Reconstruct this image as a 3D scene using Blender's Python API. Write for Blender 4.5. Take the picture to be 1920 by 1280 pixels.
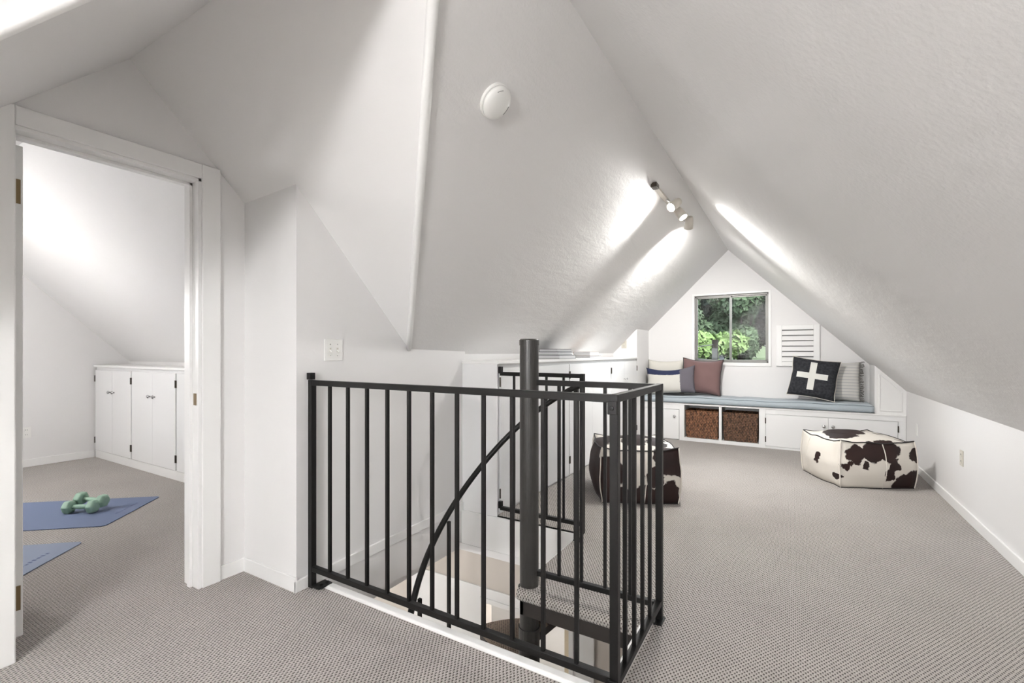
import bpy, bmesh, math, random
from mathutils import Vector, Matrix, noise
random.seed(7)
scene = bpy.context.scene
for o in list(bpy.data.objects): bpy.data.objects.remove(o)
C = scene.collection
R = math.radians

# ------------------------------------------------------------------ camera
FPX, HOR, CAMH, YAW = 877.0, 660.0, 1.2, math.atan2(527, 877)
cam = bpy.data.cameras.new('camera'); co = bpy.data.objects.new('camera', cam); C.objects.link(co)
co.location = (0, 0, CAMH); co.rotation_euler = (R(90), 0, YAW)
cam.sensor_width = 36; cam.lens = FPX / 1920 * 36; cam.shift_y = (HOR - 640) / 1920
cam.clip_start = 0.02; cam.clip_end = 300
scene.camera = co

# ------------------------------------------------------------------ world, sun, exposure
vs = scene.view_settings
vs.view_transform = 'Standard'; vs.look = 'None'; vs.gamma = 1.0; vs.use_curve_mapping = False
vs.exposure = 1.0
w = bpy.data.worlds.new('sky'); scene.world = w; w.use_nodes = True
bg = w.node_tree.nodes['Background']
bg.inputs[0].default_value = (0.86, 0.93, 1.0, 1); bg.inputs[1].default_value = 9.0
sl = bpy.data.lights.new('sun', 'SUN'); sl.energy = 12; sl.angle = R(2); sl.color = (1, .96, .88)
so = bpy.data.objects.new('sun', sl); C.objects.link(so)
so.rotation_euler = Vector((-.45, .50, -.74)).to_track_quat('-Z', 'Y').to_euler()

def portal(name, loc, direction, sx, sy):
    l = bpy.data.lights.new(name, 'AREA'); l.shape = 'RECTANGLE'; l.size = sx; l.size_y = sy; l.cycles.is_portal = True
    o = bpy.data.objects.new(name, l); C.objects.link(o); o.location = loc; o.rotation_euler = Vector(direction).to_track_quat('-Z', 'Z').to_euler()
portal('window_portal', (-.7415, 7.17, 1.525), (0, -1, 0), .90, .92)
portal('window_portal', (0, -2.30, 1.10), (0, 1, 0), .70, .70)

# ------------------------------------------------------------------ materials
def nt(name):
    m = bpy.data.materials.new(name); m.use_nodes = True
    n = m.node_tree.nodes; return m, n, m.node_tree.links, n['Principled BSDF']
def pbr(name, col, rough=.5, metal=0, spec=.5, bump=0, bscale=80, var=0, vscale=6, emit=None, es=0, coat=0, sheen=0):
    m, n, l, p = nt(name)
    p.inputs['Base Color'].default_value = (*col, 1); p.inputs['Roughness'].default_value = rough
    p.inputs['Metallic'].default_value = metal; p.inputs['Specular IOR Level'].default_value = spec
    p.inputs['Coat Weight'].default_value = coat; p.inputs['Sheen Weight'].default_value = sheen
    tc = n.new('ShaderNodeTexCoord')
    if bump:
        nz = n.new('ShaderNodeTexNoise'); nz.inputs['Scale'].default_value = bscale; nz.inputs['Detail'].default_value = 4
        b = n.new('ShaderNodeBump'); b.inputs['Strength'].default_value = bump; b.inputs['Distance'].default_value = .01
        l.new(tc.outputs['Object'], nz.inputs['Vector']); l.new(nz.outputs['Fac'], b.inputs['Height']); l.new(b.outputs['Normal'], p.inputs['Normal'])
    if var:
        nz = n.new('ShaderNodeTexNoise'); nz.inputs['Scale'].default_value = vscale; nz.inputs['Detail'].default_value = 3
        mx = n.new('ShaderNodeMix'); mx.data_type = 'RGBA'
        mx.inputs[6].default_value = (*[c * (1 - var) for c in col], 1); mx.inputs[7].default_value = (*[min(1, c * (1 + var)) for c in col], 1)
        l.new(tc.outputs['Object'], nz.inputs['Vector']); l.new(nz.outputs['Fac'], mx.inputs[0]); l.new(mx.outputs[2], p.inputs['Base Color'])
    if emit:
        p.inputs['Emission Color'].default_value = (*emit, 1); p.inputs['Emission Strength'].default_value = es
    return m
def math_node(n, l, op, a, b=None):
    x = n.new('ShaderNodeMath'); x.operation = op
    for i, v in enumerate((a, b)):
        if v is None: continue
        if isinstance(v, (int, float)): x.inputs[i].default_value = v
        else: l.new(v, x.inputs[i])
    return x.outputs[0]

M = {}
M['wall'] = pbr('wall_paint', (.80, .79, .785), .55, bump=.05, bscale=120)
def plaster():
    m = pbr('ceiling_plaster', (.80, .79, .785), .6); n, l = m.node_tree.nodes, m.node_tree.links; p = n['Principled BSDF']
    tc = n.new('ShaderNodeTexCoord')
    a = n.new('ShaderNodeTexNoise'); a.inputs['Scale'].default_value = 75; a.inputs['Detail'].default_value = 4; l.new(tc.outputs['Object'], a.inputs['Vector'])
    mp = n.new('ShaderNodeMapping'); mp.inputs['Scale'].default_value = (9, 2.2, 5); mp.inputs['Rotation'].default_value = (.5, .3, .35); l.new(tc.outputs['Object'], mp.inputs[0])
    c = n.new('ShaderNodeTexNoise'); c.inputs['Scale'].default_value = 2.0; c.inputs['Detail'].default_value = 6; l.new(mp.outputs[0], c.inputs['Vector'])
    h = math_node(n, l, 'ADD', math_node(n, l, 'MULTIPLY', a.outputs['Fac'], .6), math_node(n, l, 'MULTIPLY', c.outputs['Fac'], 2.2))
    b = n.new('ShaderNodeBump'); b.inputs['Strength'].default_value = .2; b.inputs['Distance'].default_value = .01
    l.new(h, b.inputs['Height']); l.new(b.outputs['Normal'], p.inputs['Normal']); return m
M['ceil'] = plaster()
M['trim'] = pbr('trim_paint', (.86, .855, .845), .35)
M['cab'] = pbr('cabinet_paint', (.83, .83, .83), .35)
M['steel'] = pbr('black_steel', (.0045, .0042, .004), .42, spec=.32, bump=.04, bscale=150)
M['pole'] = pbr('dark_grey_steel', (.030, .028, .026), .38, spec=.55, bump=.06, bscale=60, var=.25, vscale=14)
M['brown_steel'] = pbr('stair_frame_steel', (.02, .016, .014), .5)
M['brass'] = pbr('antique_brass', (.22, .16, .09), .35, metal=1)
M['hinge'] = pbr('dark_hinge', (.06, .05, .04), .4, metal=.8)
M['chrome'] = pbr('chrome', (.6, .6, .6), .18, metal=1)
M['alu'] = pbr('window_aluminium', (.20, .195, .185), .4, metal=.5)
M['plastic'] = pbr('white_plastic', (.86, .855, .83), .35)
M['ivory'] = pbr('ivory_plastic', (.62, .59, .52), .4)
M['dark'] = pbr('dark_slot', (.03, .03, .03), .6)
M['gap'] = pbr('grey_gap', (.25, .25, .25), .8)
M['beige'] = pbr('beige_paint', (.60, .55, .50), .6)
M['cushion'] = pbr('blue_grey_fabric', (.42, .475, .515), .85, bump=.1, bscale=400, var=.06, sheen=.2)
M['cushion_pipe'] = pbr('blue_grey_piping', (.24, .28, .31), .85)
M['cream'] = pbr('cream_linen', (.66, .64, .58), .9, bump=.25, bscale=220, var=.05)
M['mauve'] = pbr('mauve_linen', (.185, .112, .108), .9, bump=.2, bscale=260, var=.08)
M['mauve_pipe'] = pbr('charcoal_piping', (.05, .045, .05), .9)
M['mat'] = pbr('blue_foam', (.125, .16, .26), .75, bump=.06, bscale=300)
M['mat2'] = pbr('pale_blue_foam', (.235, .275, .365), .75, bump=.06, bscale=300)
M['matprint'] = pbr('mat_print', (.10, .12, .22), .8)
M['sage'] = pbr('sage_vinyl', (.27, .42, .32), .5)
M['page'] = pbr('book_pages', (.72, .72, .73), .8, bump=.1, bscale=300)
M['cover_dark'] = pbr('dark_cover', (.03, .03, .035), .5)
M['cover_white'] = pbr('white_cover', (.8, .8, .82), .4)
M['cover_tan'] = pbr('tan_cover', (.42, .33, .26), .6)
M['pipe_white'] = pbr('white_hide_piping', (.7, .66, .6), .7)
M['pipe_dark'] = pbr('black_hide_piping', (.015, .012, .012), .6)
M['bark'] = pbr('bark', (.006, .005, .0045), .9, bump=.4, bscale=8, spec=.04)
M['leaf_lime'] = pbr('lime_leaves', (.046, .068, .024), .6, var=.5, vscale=1.5, spec=.04)
M['leaf_mid'] = pbr('green_leaves', (.034, .056, .016), .6, var=.5, vscale=1.2, spec=.04)
M['leaf_grey'] = pbr('grey_green_leaves', (.022, .032, .018), .6, var=.45, vscale=.6, spec=.04)
M['leaf_dark'] = pbr('dark_leaves', (.008, .0115, .009), .7, var=.5, vscale=.5, spec=.04)
M['ground'] = pbr('hillside_ground', (.02, .026, .012), .95, var=.4, vscale=.4, spec=.04)
M['lamp'] = pbr('fill_lamp_glass', (.9, .9, .9), .3, emit=(1, .99, .98), es=82)  # glowing glass of the added globe lamps, likewise the next two
M['lamp_b'] = pbr('fill_lamp_glass_bedroom', (.9, .9, .9), .3, emit=(1, .98, .96), es=52)
M['lamp_c'] = pbr('fill_lamp_glass_downstairs', (.9, .9, .9), .3, emit=(1, .98, .95), es=40)
M['bulb'] = pbr('lit_bulb', (1, 1, 1), .3, emit=(1, .95, .88), es=30)
M['spotbody'] = pbr('cream_lamp_metal', (.62, .58, .52), .4)
M['wire'] = pbr('cable', (.02, .02, .02), .6, spec=.04)
M['house'] = pbr('pale_render', (.06, .06, .065), .8, spec=.04)
M['roof'] = pbr('grey_shingle', (.03, .03, .032), .8, spec=.04)

def carpet(name, light, dark):
    m, n, l, p = nt(name)
    tc = n.new('ShaderNodeTexCoord')
    wz = n.new('ShaderNodeTexNoise'); wz.inputs['Scale'].default_value = 60; wz.inputs['Detail'].default_value = 1
    l.new(tc.outputs['Object'], wz.inputs['Vector'])
    wv = n.new('ShaderNodeVectorMath'); wv.operation = 'MULTIPLY_ADD'; l.new(wz.outputs['Color'], wv.inputs[0]); wv.inputs[1].default_value = (.005,) * 3; l.new(tc.outputs['Object'], wv.inputs[2])
    sp = n.new('ShaderNodeSeparateXYZ'); l.new(wv.outputs[0], sp.inputs[0])
    yy = math_node(n, l, 'ADD', sp.outputs['Y'], sp.outputs['Z'])
    w1 = math_node(n, l, 'MULTIPLY', math_node(n, l, 'SINE', math_node(n, l, 'MULTIPLY', sp.outputs['X'], 400.0)), math_node(n, l, 'COSINE', math_node(n, l, 'MULTIPLY', yy, 252.0)))
    hgt = math_node(n, l, 'ADD', math_node(n, l, 'MULTIPLY', w1, .5), .5)
    rp = n.new('ShaderNodeValToRGB'); rp.color_ramp.elements[0].position = .17; rp.color_ramp.elements[0].color = (*dark, 1)
    rp.color_ramp.elements[1].position = .46; rp.color_ramp.elements[1].color = (*light, 1)
    l.new(hgt, rp.inputs[0])
    nz = n.new('ShaderNodeTexNoise'); nz.inputs['Scale'].default_value = 2.2; nz.inputs['Detail'].default_value = 5
    l.new(tc.outputs['Object'], nz.inputs['Vector'])
    nz2 = n.new('ShaderNodeTexNoise'); nz2.inputs['Scale'].default_value = 150; nz2.inputs['Detail'].default_value = 2
    l.new(tc.outputs['Object'], nz2.inputs['Vector'])
    f = math_node(n, l, 'ADD', math_node(n, l, 'MULTIPLY', nz.outputs['Fac'], .22), math_node(n, l, 'MULTIPLY', nz2.outputs['Fac'], .7))
    f = math_node(n, l, 'ADD', f, .54)
    mx = n.new('ShaderNodeMix'); mx.data_type = 'RGBA'; mx.blend_type = 'MULTIPLY'; mx.inputs[0].default_value = 1
    l.new(rp.outputs[0], mx.inputs[6]); l.new(f, mx.inputs[7]); l.new(mx.outputs[2], p.inputs['Base Color'])
    b = n.new('ShaderNodeBump'); b.inputs['Strength'].default_value = .8; b.inputs['Distance'].default_value = .005
    l.new(hgt, b.inputs['Height']); l.new(b.outputs['Normal'], p.inputs['Normal'])
    p.inputs['Roughness'].default_value = .95; p.inputs['Specular IOR Level'].default_value = .1; p.inputs['Sheen Weight'].default_value = .15
    return m
M['carpet'] = carpet('loop_carpet', (.45, .42, .392), (.08, .068, .059))
M['carpet_brown'] = carpet('brown_stair_carpet', (.26, .20, .155), (.07, .05, .04))

def basket_mat(name, c1, c2):
    m, n, l, p = nt(name)
    tc = n.new('ShaderNodeTexCoord')
    sp = n.new('ShaderNodeSeparateXYZ'); l.new(tc.outputs['Object'], sp.inputs[0])
    row = math_node(n, l, 'MULTIPLY', sp.outputs['Z'], 300.0)
    fl = math_node(n, l, 'FLOOR', math_node(n, l, 'DIVIDE', row, 6.2832))
    par = math_node(n, l, 'MULTIPLY', math_node(n, l, 'MODULO', fl, 2.0), 3.14159)
    xy = math_node(n, l, 'MULTIPLY', math_node(n, l, 'ADD', sp.outputs['X'], sp.outputs['Y']), 190.0)
    hx = math_node(n, l, 'SINE', math_node(n, l, 'ADD', xy, par))
    hz = math_node(n, l, 'SINE', row)
    h = math_node(n, l, 'ADD', math_node(n, l, 'MULTIPLY', hx, .5), math_node(n, l, 'MULTIPLY', hz, .4))
    nz = n.new('ShaderNodeTexNoise'); nz.inputs['Scale'].default_value = 60; nz.inputs['Detail'].default_value = 4
    mp = n.new('ShaderNodeMapping'); mp.inputs['Scale'].default_value = (1, 1, .35); l.new(tc.outputs['Object'], mp.inputs[0]); l.new(mp.outputs[0], nz.inputs['Vector'])
    f = math_node(n, l, 'ADD', math_node(n, l, 'MULTIPLY', h, .3), math_node(n, l, 'SUBTRACT', math_node(n, l, 'MULTIPLY', nz.outputs['Fac'], 2.4), .75))
    rp = n.new('ShaderNodeValToRGB'); rp.color_ramp.elements[0].color = (*c1, 1); rp.color_ramp.elements[1].color = (*c2, 1)
    l.new(f, rp.inputs[0]); l.new(rp.outputs[0], p.inputs['Base Color'])
    b = n.new('ShaderNodeBump'); b.inputs['Strength'].default_value = .9; b.inputs['Distance'].default_value = .008
    l.new(h, b.inputs['Height']); l.new(b.outputs['Normal'], p.inputs['Normal']); p.inputs['Roughness'].default_value = .55
    return m
M['basket'] = basket_mat('woven_basket', (.035, .013, .006), (.36, .16, .075))
M['basket2'] = basket_mat('dark_woven_basket', (.025, .011, .006), (.24, .12, .065))

def hide_mat(name, blobs, white=(.70, .66, .60), black=(.013, .011, .012), brown=(.035, .014, .011)):
    """cowhide: dark patches are blobs (x,y,z,r) in object space with ragged hairy outlines"""
    m, n, l, p = nt(name)
    tc = n.new('ShaderNodeTexCoord')
    nz = n.new('ShaderNodeTexNoise'); nz.inputs['Scale'].default_value = 14; nz.inputs['Detail'].default_value = 5
    l.new(tc.outputs['Object'], nz.inputs['Vector'])
    d = n.new('ShaderNodeVectorMath'); d.operation = 'MULTIPLY_ADD'
    l.new(nz.outputs['Color'], d.inputs[0]); d.inputs[1].default_value = (.10,) * 3
    sub = n.new('ShaderNodeVectorMath'); sub.operation = 'SUBTRACT'; l.new(tc.outputs['Object'], sub.inputs[0]); sub.inputs[1].default_value = (.05,) * 3
    l.new(sub.outputs[0], d.inputs[2])
    cur = None
    for x, y, z, r in blobs:
        v = n.new('ShaderNodeVectorMath'); v.operation = 'DISTANCE'; l.new(d.outputs[0], v.inputs[0]); v.inputs[1].default_value = (x, y, z)
        e = math_node(n, l, 'DIVIDE', v.outputs['Value'], r)
        cur = e if cur is None else math_node(n, l, 'MINIMUM', cur, e)
    rp = n.new('ShaderNodeValToRGB'); rp.color_ramp.elements[0].position = .93; rp.color_ramp.elements[0].color = (1, 1, 1, 1)
    rp.color_ramp.elements[1].position = 1.0; rp.color_ramp.elements[1].color = (0, 0, 0, 1)
    l.new(cur, rp.inputs[0])
    bz = n.new('ShaderNodeTexNoise'); bz.inputs['Scale'].default_value = 5; l.new(tc.outputs['Object'], bz.inputs['Vector'])
    br = n.new('ShaderNodeMix'); br.data_type = 'RGBA'; br.inputs[6].default_value = (*black, 1); br.inputs[7].default_value = (*brown, 1); l.new(bz.outputs['Fac'], br.inputs[0])
    mx = n.new('ShaderNodeMix'); mx.data_type = 'RGBA'; mx.inputs[6].default_value = (*white, 1)
    l.new(rp.outputs[0], mx.inputs[0]); l.new(br.outputs[2], mx.inputs[7]); l.new(mx.outputs[2], p.inputs['Base Color'])
    p.inputs['Roughness'].default_value = .62; p.inputs['Specular IOR Level'].default_value = .25
    fz = n.new('ShaderNodeTexNoise'); fz.inputs['Scale'].default_value = 250; l.new(tc.outputs['Object'], fz.inputs['Vector'])
    b = n.new('ShaderNodeBump'); b.inputs['Strength'].default_value = .12; b.inputs['Distance'].default_value = .004
    l.new(fz.outputs['Fac'], b.inputs['Height']); l.new(b.outputs['Normal'], p.inputs['Normal'])
    return m

def coords(n, l):
    tc = n.new('ShaderNodeTexCoord'); sp = n.new('ShaderNodeSeparateXYZ'); l.new(tc.outputs['Object'], sp.inputs[0]); return tc, sp
def fabric_bump(n, l, p, tc, s=.2, sc=300):
    fz = n.new('ShaderNodeTexNoise'); fz.inputs['Scale'].default_value = sc; l.new(tc.outputs['Object'], fz.inputs['Vector'])
    b = n.new('ShaderNodeBump'); b.inputs['Strength'].default_value = s; b.inputs['Distance'].default_value = .004
    l.new(fz.outputs['Fac'], b.inputs['Height']); l.new(b.outputs['Normal'], p.inputs['Normal']); p.inputs['Roughness'].default_value = .9
    return fz
def cross_mat():
    m, n, l, p = nt('black_cloth_with_cross'); tc, sp = coords(n, l)
    ax = math_node(n, l, 'ABSOLUTE', math_node(n, l, 'ADD', sp.outputs['X'], .015)); az = math_node(n, l, 'ABSOLUTE', math_node(n, l, 'SUBTRACT', sp.outputs['Z'], .26))
    def inside(a, b): return math_node(n, l, 'MULTIPLY', math_node(n, l, 'LESS_THAN', ax, a), math_node(n, l, 'LESS_THAN', az, b))
    f = math_node(n, l, 'MAXIMUM', inside(.034, .17), inside(.16, .034))
    f = math_node(n, l, 'MULTIPLY', f, math_node(n, l, 'LESS_THAN', sp.outputs['Y'], 0))
    mx = n.new('ShaderNodeMix'); mx.data_type = 'RGBA'
    l.new(f, mx.inputs[0]); mx.inputs[7].default_value = (.72, .72, .68, 1)
    nz = n.new('ShaderNodeTexNoise'); nz.inputs['Scale'].default_value = 40; nz.inputs['Detail'].default_value = 5; l.new(tc.outputs['Object'], nz.inputs['Vector'])
    rp = n.new('ShaderNodeValToRGB'); rp.color_ramp.elements[0].position = .3; rp.color_ramp.elements[0].color = (.008, .009, .012, 1); rp.color_ramp.elements[1].position = .75; rp.color_ramp.elements[1].color = (.04, .042, .05, 1)
    l.new(nz.outputs['Fac'], rp.inputs[0]); l.new(rp.outputs[0], mx.inputs[6]); l.new(mx.outputs[2], p.inputs['Base Color'])
    fabric_bump(n, l, p, tc); return m
def stripe_mat():
    m, n, l, p = nt('cream_cloth_with_grey_stripes'); tc, sp = coords(n, l)
    s = math_node(n, l, 'SINE', math_node(n, l, 'MULTIPLY', sp.outputs['Z'], 6.2832 / .036))
    f = math_node(n, l, 'GREATER_THAN', s, .68)
    mx = n.new('ShaderNodeMix'); mx.data_type = 'RGBA'; l.new(f, mx.inputs[0])
    mx.inputs[6].default_value = (.62, .605, .575, 1); mx.inputs[7].default_value = (.44, .44, .44, 1); l.new(mx.outputs[2], p.inputs['Base Color'])
    fabric_bump(n, l, p, tc, .35, 200); return m
def lumbar_mat():
    m, n, l, p = nt('colour_block_lumbar_cloth'); tc, sp = coords(n, l)
    nz = n.new('ShaderNodeTexNoise'); nz.inputs['Scale'].default_value = 120; l.new(tc.outputs['Object'], nz.inputs['Vector'])
    j = math_node(n, l, 'MULTIPLY', math_node(n, l, 'SUBTRACT', nz.outputs['Fac'], .5), .035)
    grey = math_node(n, l, 'GREATER_THAN', math_node(n, l, 'ADD', sp.outputs['X'], j), .135)
    navy = math_node(n, l, 'GREATER_THAN', math_node(n, l, 'ADD', math_node(n, l, 'ADD', sp.outputs['Z'], j), math_node(n, l, 'MULTIPLY', math_node(n, l, 'MULTIPLY', sp.outputs['X'], sp.outputs['X']), -.45)), .245)
    m1 = n.new('ShaderNodeMix'); m1.data_type = 'RGBA'; l.new(navy, m1.inputs[0]); m1.inputs[6].default_value = (.60, .59, .55, 1); m1.inputs[7].default_value = (.02, .028, .075, 1)
    m2 = n.new('ShaderNodeMix'); m2.data_type = 'RGBA'; l.new(grey, m2.inputs[0]); l.new(m1.outputs[2], m2.inputs[6]); m2.inputs[7].default_value = (.13, .12, .14, 1)
    l.new(m2.outputs[2], p.inputs['Base Color']); fabric_bump(n, l, p, tc, .35, 220); return m
M['cross'] = cross_mat(); M['stripe'] = stripe_mat(); M['lumbar'] = lumbar_mat()

def glass_mat():
    m, n, l, p = nt('window_glass')
    g = n.new('ShaderNodeBsdfGlossy'); g.inputs['Roughness'].default_value = .02
    t = n.new('ShaderNodeBsdfTransparent'); t.inputs[0].default_value = (.93, .95, .95, 1)
    fr = n.new('ShaderNodeFresnel'); fr.inputs[0].default_value = 1.45
    mx = n.new('ShaderNodeMixShader'); l.new(fr.outputs[0], mx.inputs[0]); l.new(t.outputs[0], mx.inputs[1]); l.new(g.outputs[0], mx.inputs[2])
    l.new(mx.outputs[0], n['Material Output'].inputs[0]); return m
M['glass'] = glass_mat()

# ------------------------------------------------------------------ mesh helpers
OFF = {}
class MB:
    def __init__(s): s.v = []; s.f = []
    def add(s, vs_, fs):
        b = len(s.v); s.v += [tuple(x) for x in vs_]; s.f += [tuple(b + i for i in f) for f in fs]; return s
    def box(s, x0, x1, y0, y1, z0, z1):
        return s.add([(x0, y0, z0), (x1, y0, z0), (x1, y1, z0), (x0, y1, z0), (x0, y0, z1), (x1, y0, z1), (x1, y1, z1), (x0, y1, z1)],
                     [(0, 3, 2, 1), (4, 5, 6, 7), (0, 1, 5, 4), (1, 2, 6, 5), (2, 3, 7, 6), (3, 0, 4, 7)])
    def loft(s, a, b):
        n = len(a)
        return s.add(list(a) + list(b), [tuple(range(n - 1, -1, -1)), tuple(range(n, 2 * n))] + [(i, (i + 1) % n, n + (i + 1) % n, n + i) for i in range(n)])
    def prism(s, poly, axis, a, b):
        def mk(t):
            return [(p[0], t, p[1]) if axis == 'y' else (t, p[0], p[1]) if axis == 'x' else (p[0], p[1], t) for p in poly]
        return s.loft(mk(a), mk(b))
    def tube(s, pts, r, n=10, cap=True):
        pts = [Vector(p) for p in pts]; rs = r if isinstance(r, (list, tuple)) else [r] * len(pts)
        rings = []; up = Vector((0, 0, 1))
        t0 = (pts[1] - pts[0]).normalized(); u = t0.cross(up)
        if u.length < 1e-3: u = t0.cross(Vector((1, 0, 0)))
        u.normalize()
        for i, p in enumerate(pts):
            t = (pts[min(i + 1, len(pts) - 1)] - pts[max(i - 1, 0)]).normalized()
            u = (u - t * u.dot(t)).normalized(); v = t.cross(u)
            rings.append([p + (u * math.cos(2 * math.pi * k / n) + v * math.sin(2 * math.pi * k / n)) * rs[i] for k in range(n)])
        vs_ = [q for g in rings for q in g]; fs = []
        for i in range(len(pts) - 1):
            for k in range(n): fs.append((i * n + k, i * n + (k + 1) % n, (i + 1) * n + (k + 1) % n, (i + 1) * n + k))
        if cap: fs += [tuple(range(n - 1, -1, -1)), tuple((len(pts) - 1) * n + k for k in range(n))]
        return s.add(vs_, fs)
    def bar(s, p0, p1, a, b):
        """square bar p0->p1, a wide sideways, b the other way"""
        p0, p1 = Vector(p0), Vector(p1); t = (p1 - p0).normalized(); up = Vector((0, 0, 1)) if abs(t.z) < .95 else Vector((0, 1, 0))
        u = t.cross(up).normalized(); v = u.cross(t).normalized()
        q = [(-1, -1), (1, -1), (1, 1), (-1, 1)]
        A = [p0 + u * i * a / 2 + v * j * b / 2 for i, j in q]; B = [p1 + u * i * a / 2 + v * j * b / 2 for i, j in q]
        return s.loft(A, B)
    def lathe(s, prof, n=24, o=(0, 0, 0), m=None):
        o = Vector(o); vs_ = []; fs = []
        for r, z in prof:
            for k in range(n):
                q = Vector((r * math.cos(2 * math.pi * k / n), r * math.sin(2 * math.pi * k / n), z))
                if m: q = m @ q
                vs_.append(q + o)
        for i in range(len(prof) - 1):
            for k in range(n): fs.append((i * n + k, i * n + (k + 1) % n, (i + 1) * n + (k + 1) % n, (i + 1) * n + k))
        fs += [tuple(range(n - 1, -1, -1)), tuple((len(prof) - 1) * n + k for k in range(n))]
        return s.add(vs_, fs)
    def build(s, name, mat, parent=None, origin=None, smooth=False, bevel=0, seg=2, local=False):
        off = Vector((0, 0, 0))
        if parent is not None: off = OFF.get(parent.name, Vector((0, 0, 0)))
        elif origin is not None: off = Vector(origin)
        if local: off = Vector((0, 0, 0))
        me = bpy.data.meshes.new(name); me.from_pydata([tuple(Vector(q) - off) for q in s.v], [], s.f)
        bm = bmesh.new(); bm.from_mesh(me); bmesh.ops.recalc_face_normals(bm, faces=bm.faces); bm.to_mesh(me); bm.free()
        me.materials.append(M[mat] if isinstance(mat, str) else mat)
        o = bpy.data.objects.new(name, me); C.objects.link(o)
        if parent is not None: o.parent = parent
        elif origin is not None: o.location = origin
        OFF[o.name] = off
        if smooth:
            for p in me.polygons: p.use_smooth = True
        if bevel:
            b = o.modifiers.new('bevel', 'BEVEL'); b.width = bevel; b.segments = seg; b.limit_method = 'ANGLE'; b.angle_limit = R(40)
        return o
def thing(name, label, cat, loc=(0, 0, 0), group=None):
    o = bpy.data.objects.new(name, None); C.objects.link(o); o.location = loc; o.empty_display_size = .1
    o['label'] = label; o['category'] = cat
    if group: o['group'] = group
    OFF[o.name] = Vector(loc); return o
def tag(o, label, cat, group=None):
    o['label'] = label; o['category'] = cat
    if group: o['group'] = group
    return o
def struct(o, label=None):
    o['kind'] = 'structure'
    if label: o['label'] = label
    return o
def sbox(name, mat, label, *boxes, bevel=0):
    m = MB()
    for b in boxes: m.box(*b)
    return struct(m.build(name, mat, bevel=bevel), label)
def copy_tree(o, parent=None):
    c = o.copy(); C.objects.link(c); OFF[c.name] = OFF.get(o.name, Vector())
    if parent is not None: c.parent = parent
    for ch in list(o.children): copy_tree(ch, c)
    return c
def poly_slab(name, mat, pts, thick, label):
    """flat 3D polygon pts extruded upwards (z) by thick"""
    a = [Vector(p) for p in pts]; b = [p + Vector((0, 0, thick)) for p in a]
    return struct(MB().loft(a, b).build(name, mat), label)

# ------------------------------------------------------------------ room dimensions
XR, XL, XD = 1.07, -2.13, -2.59          # right knee wall, stair wall, doorway wall
RX, RZ = -.765, 2.605                    # main ridge
YB, YF, YN = 7.05, 6.65, -2.2            # window wall, bench front, wall behind the camera
def zA(x): return RZ - (x - RX)
def zB(x): return RZ + (x - RX)
def zC(x, y): return 3.586 + .045 * x - y
def zD(y): return 1.605 + y

# floor with the stair opening
WX0, WX1, WY0, WY1, LX0, LY0 = XL, -.53, 1.56, 2.868, -1.205, 2.10
fl = sbox('floor', 'carpet', 'grey beige loop pile carpet over the attic floor',
     (-2.68, 1.2, YN - .1, WY0, -.24, 0), (WX1, 1.2, WY0, 7.2, -.24, 0), (-2.4, WX1, WY1, 7.2, -.24, 0), (-7.0, -2.68, -.9, 2.7, -.24, 0))
# knee wall right, with base board
sbox('wall_right', 'wall', 'low white knee wall under the right roof slope', (XR, XR + .12, YN, 7.2, 0, zA(XR) + .02))
sbox('baseboard_right', 'trim', 'white baseboard along the right knee wall', (XR - .014, XR, YN, YF, 0, .075), bevel=.004)
# roof slopes
poly_slab('ceiling', 'ceil', [(XR + .12, YN - .1, zA(XR + .12)), (XR + .12, 7.2, zA(XR + .12)), (RX, 7.2, RZ), (RX, YN - .1, RZ)], .14, 'long white plaster slope on the right of the ridge')
vx = lambda x: .216 - .955 * x           # valley of slope and dormer
ax = (1.605 + .99 - 3.37) / (1 - .0225); ay = .99 + .0225 * ax
xl = -2.38
poly_slab('ceiling', 'ceil', [(RX, 7.2, RZ), (RX, YN - .1, RZ), (xl, YN - .1, zB(xl)), (xl, zB(xl) - 1.605, zB(xl)), (ax, ay, zB(ax)), (xl, vx(xl), zB(xl)), (xl, 7.2, zB(xl))], .14, 'white plaster slope with the smoke detector left of the ridge')
dr = lambda x: .99 + .0225 * x
def pC(x, y): return (x, y, zC(x, y))
def pD(x, y): return (x, y, zD(y))
poly_slab('ceiling', 'wall', [pC(-2.7, dr(-2.7)), pC(ax, ay), pC(xl, vx(xl)), pC(-2.7, vx(xl))], .12, 'smooth dormer slope above the light switch')
poly_slab('ceiling', 'wall', [pD(-2.7, dr(-2.7)), pD(ax, ay), pD(xl, zB(xl) - 1.605), pD(-2.7, zB(xl) - 1.605)], .12, 'smooth dormer slope above the left side of the doorway')
# plaster beads on the two valleys
def bead(f, x0, x1, r0, r1):
    m = MB(); n = 14; pts = [(x0 + (x1 - x0) * i / n, f(x0 + (x1 - x0) * i / n), zB(x0 + (x1 - x0) * i / n)) for i in range(n + 1)]
    return m.tube(pts, [r0 + (r1 - r0) * i / n for i in range(n + 1)], 10)
struct(bead(vx, XL - .02, ax, .017, .022).build('trim_1', 'trim', smooth=True), 'white rounded bead where the dormer meets the left slope')
struct(bead(lambda x: zB(x) - 1.605, -2.2, ax, .017, .022).build('trim_2', 'trim', smooth=True), 'white rounded bead at the far side of the dormer')
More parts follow.
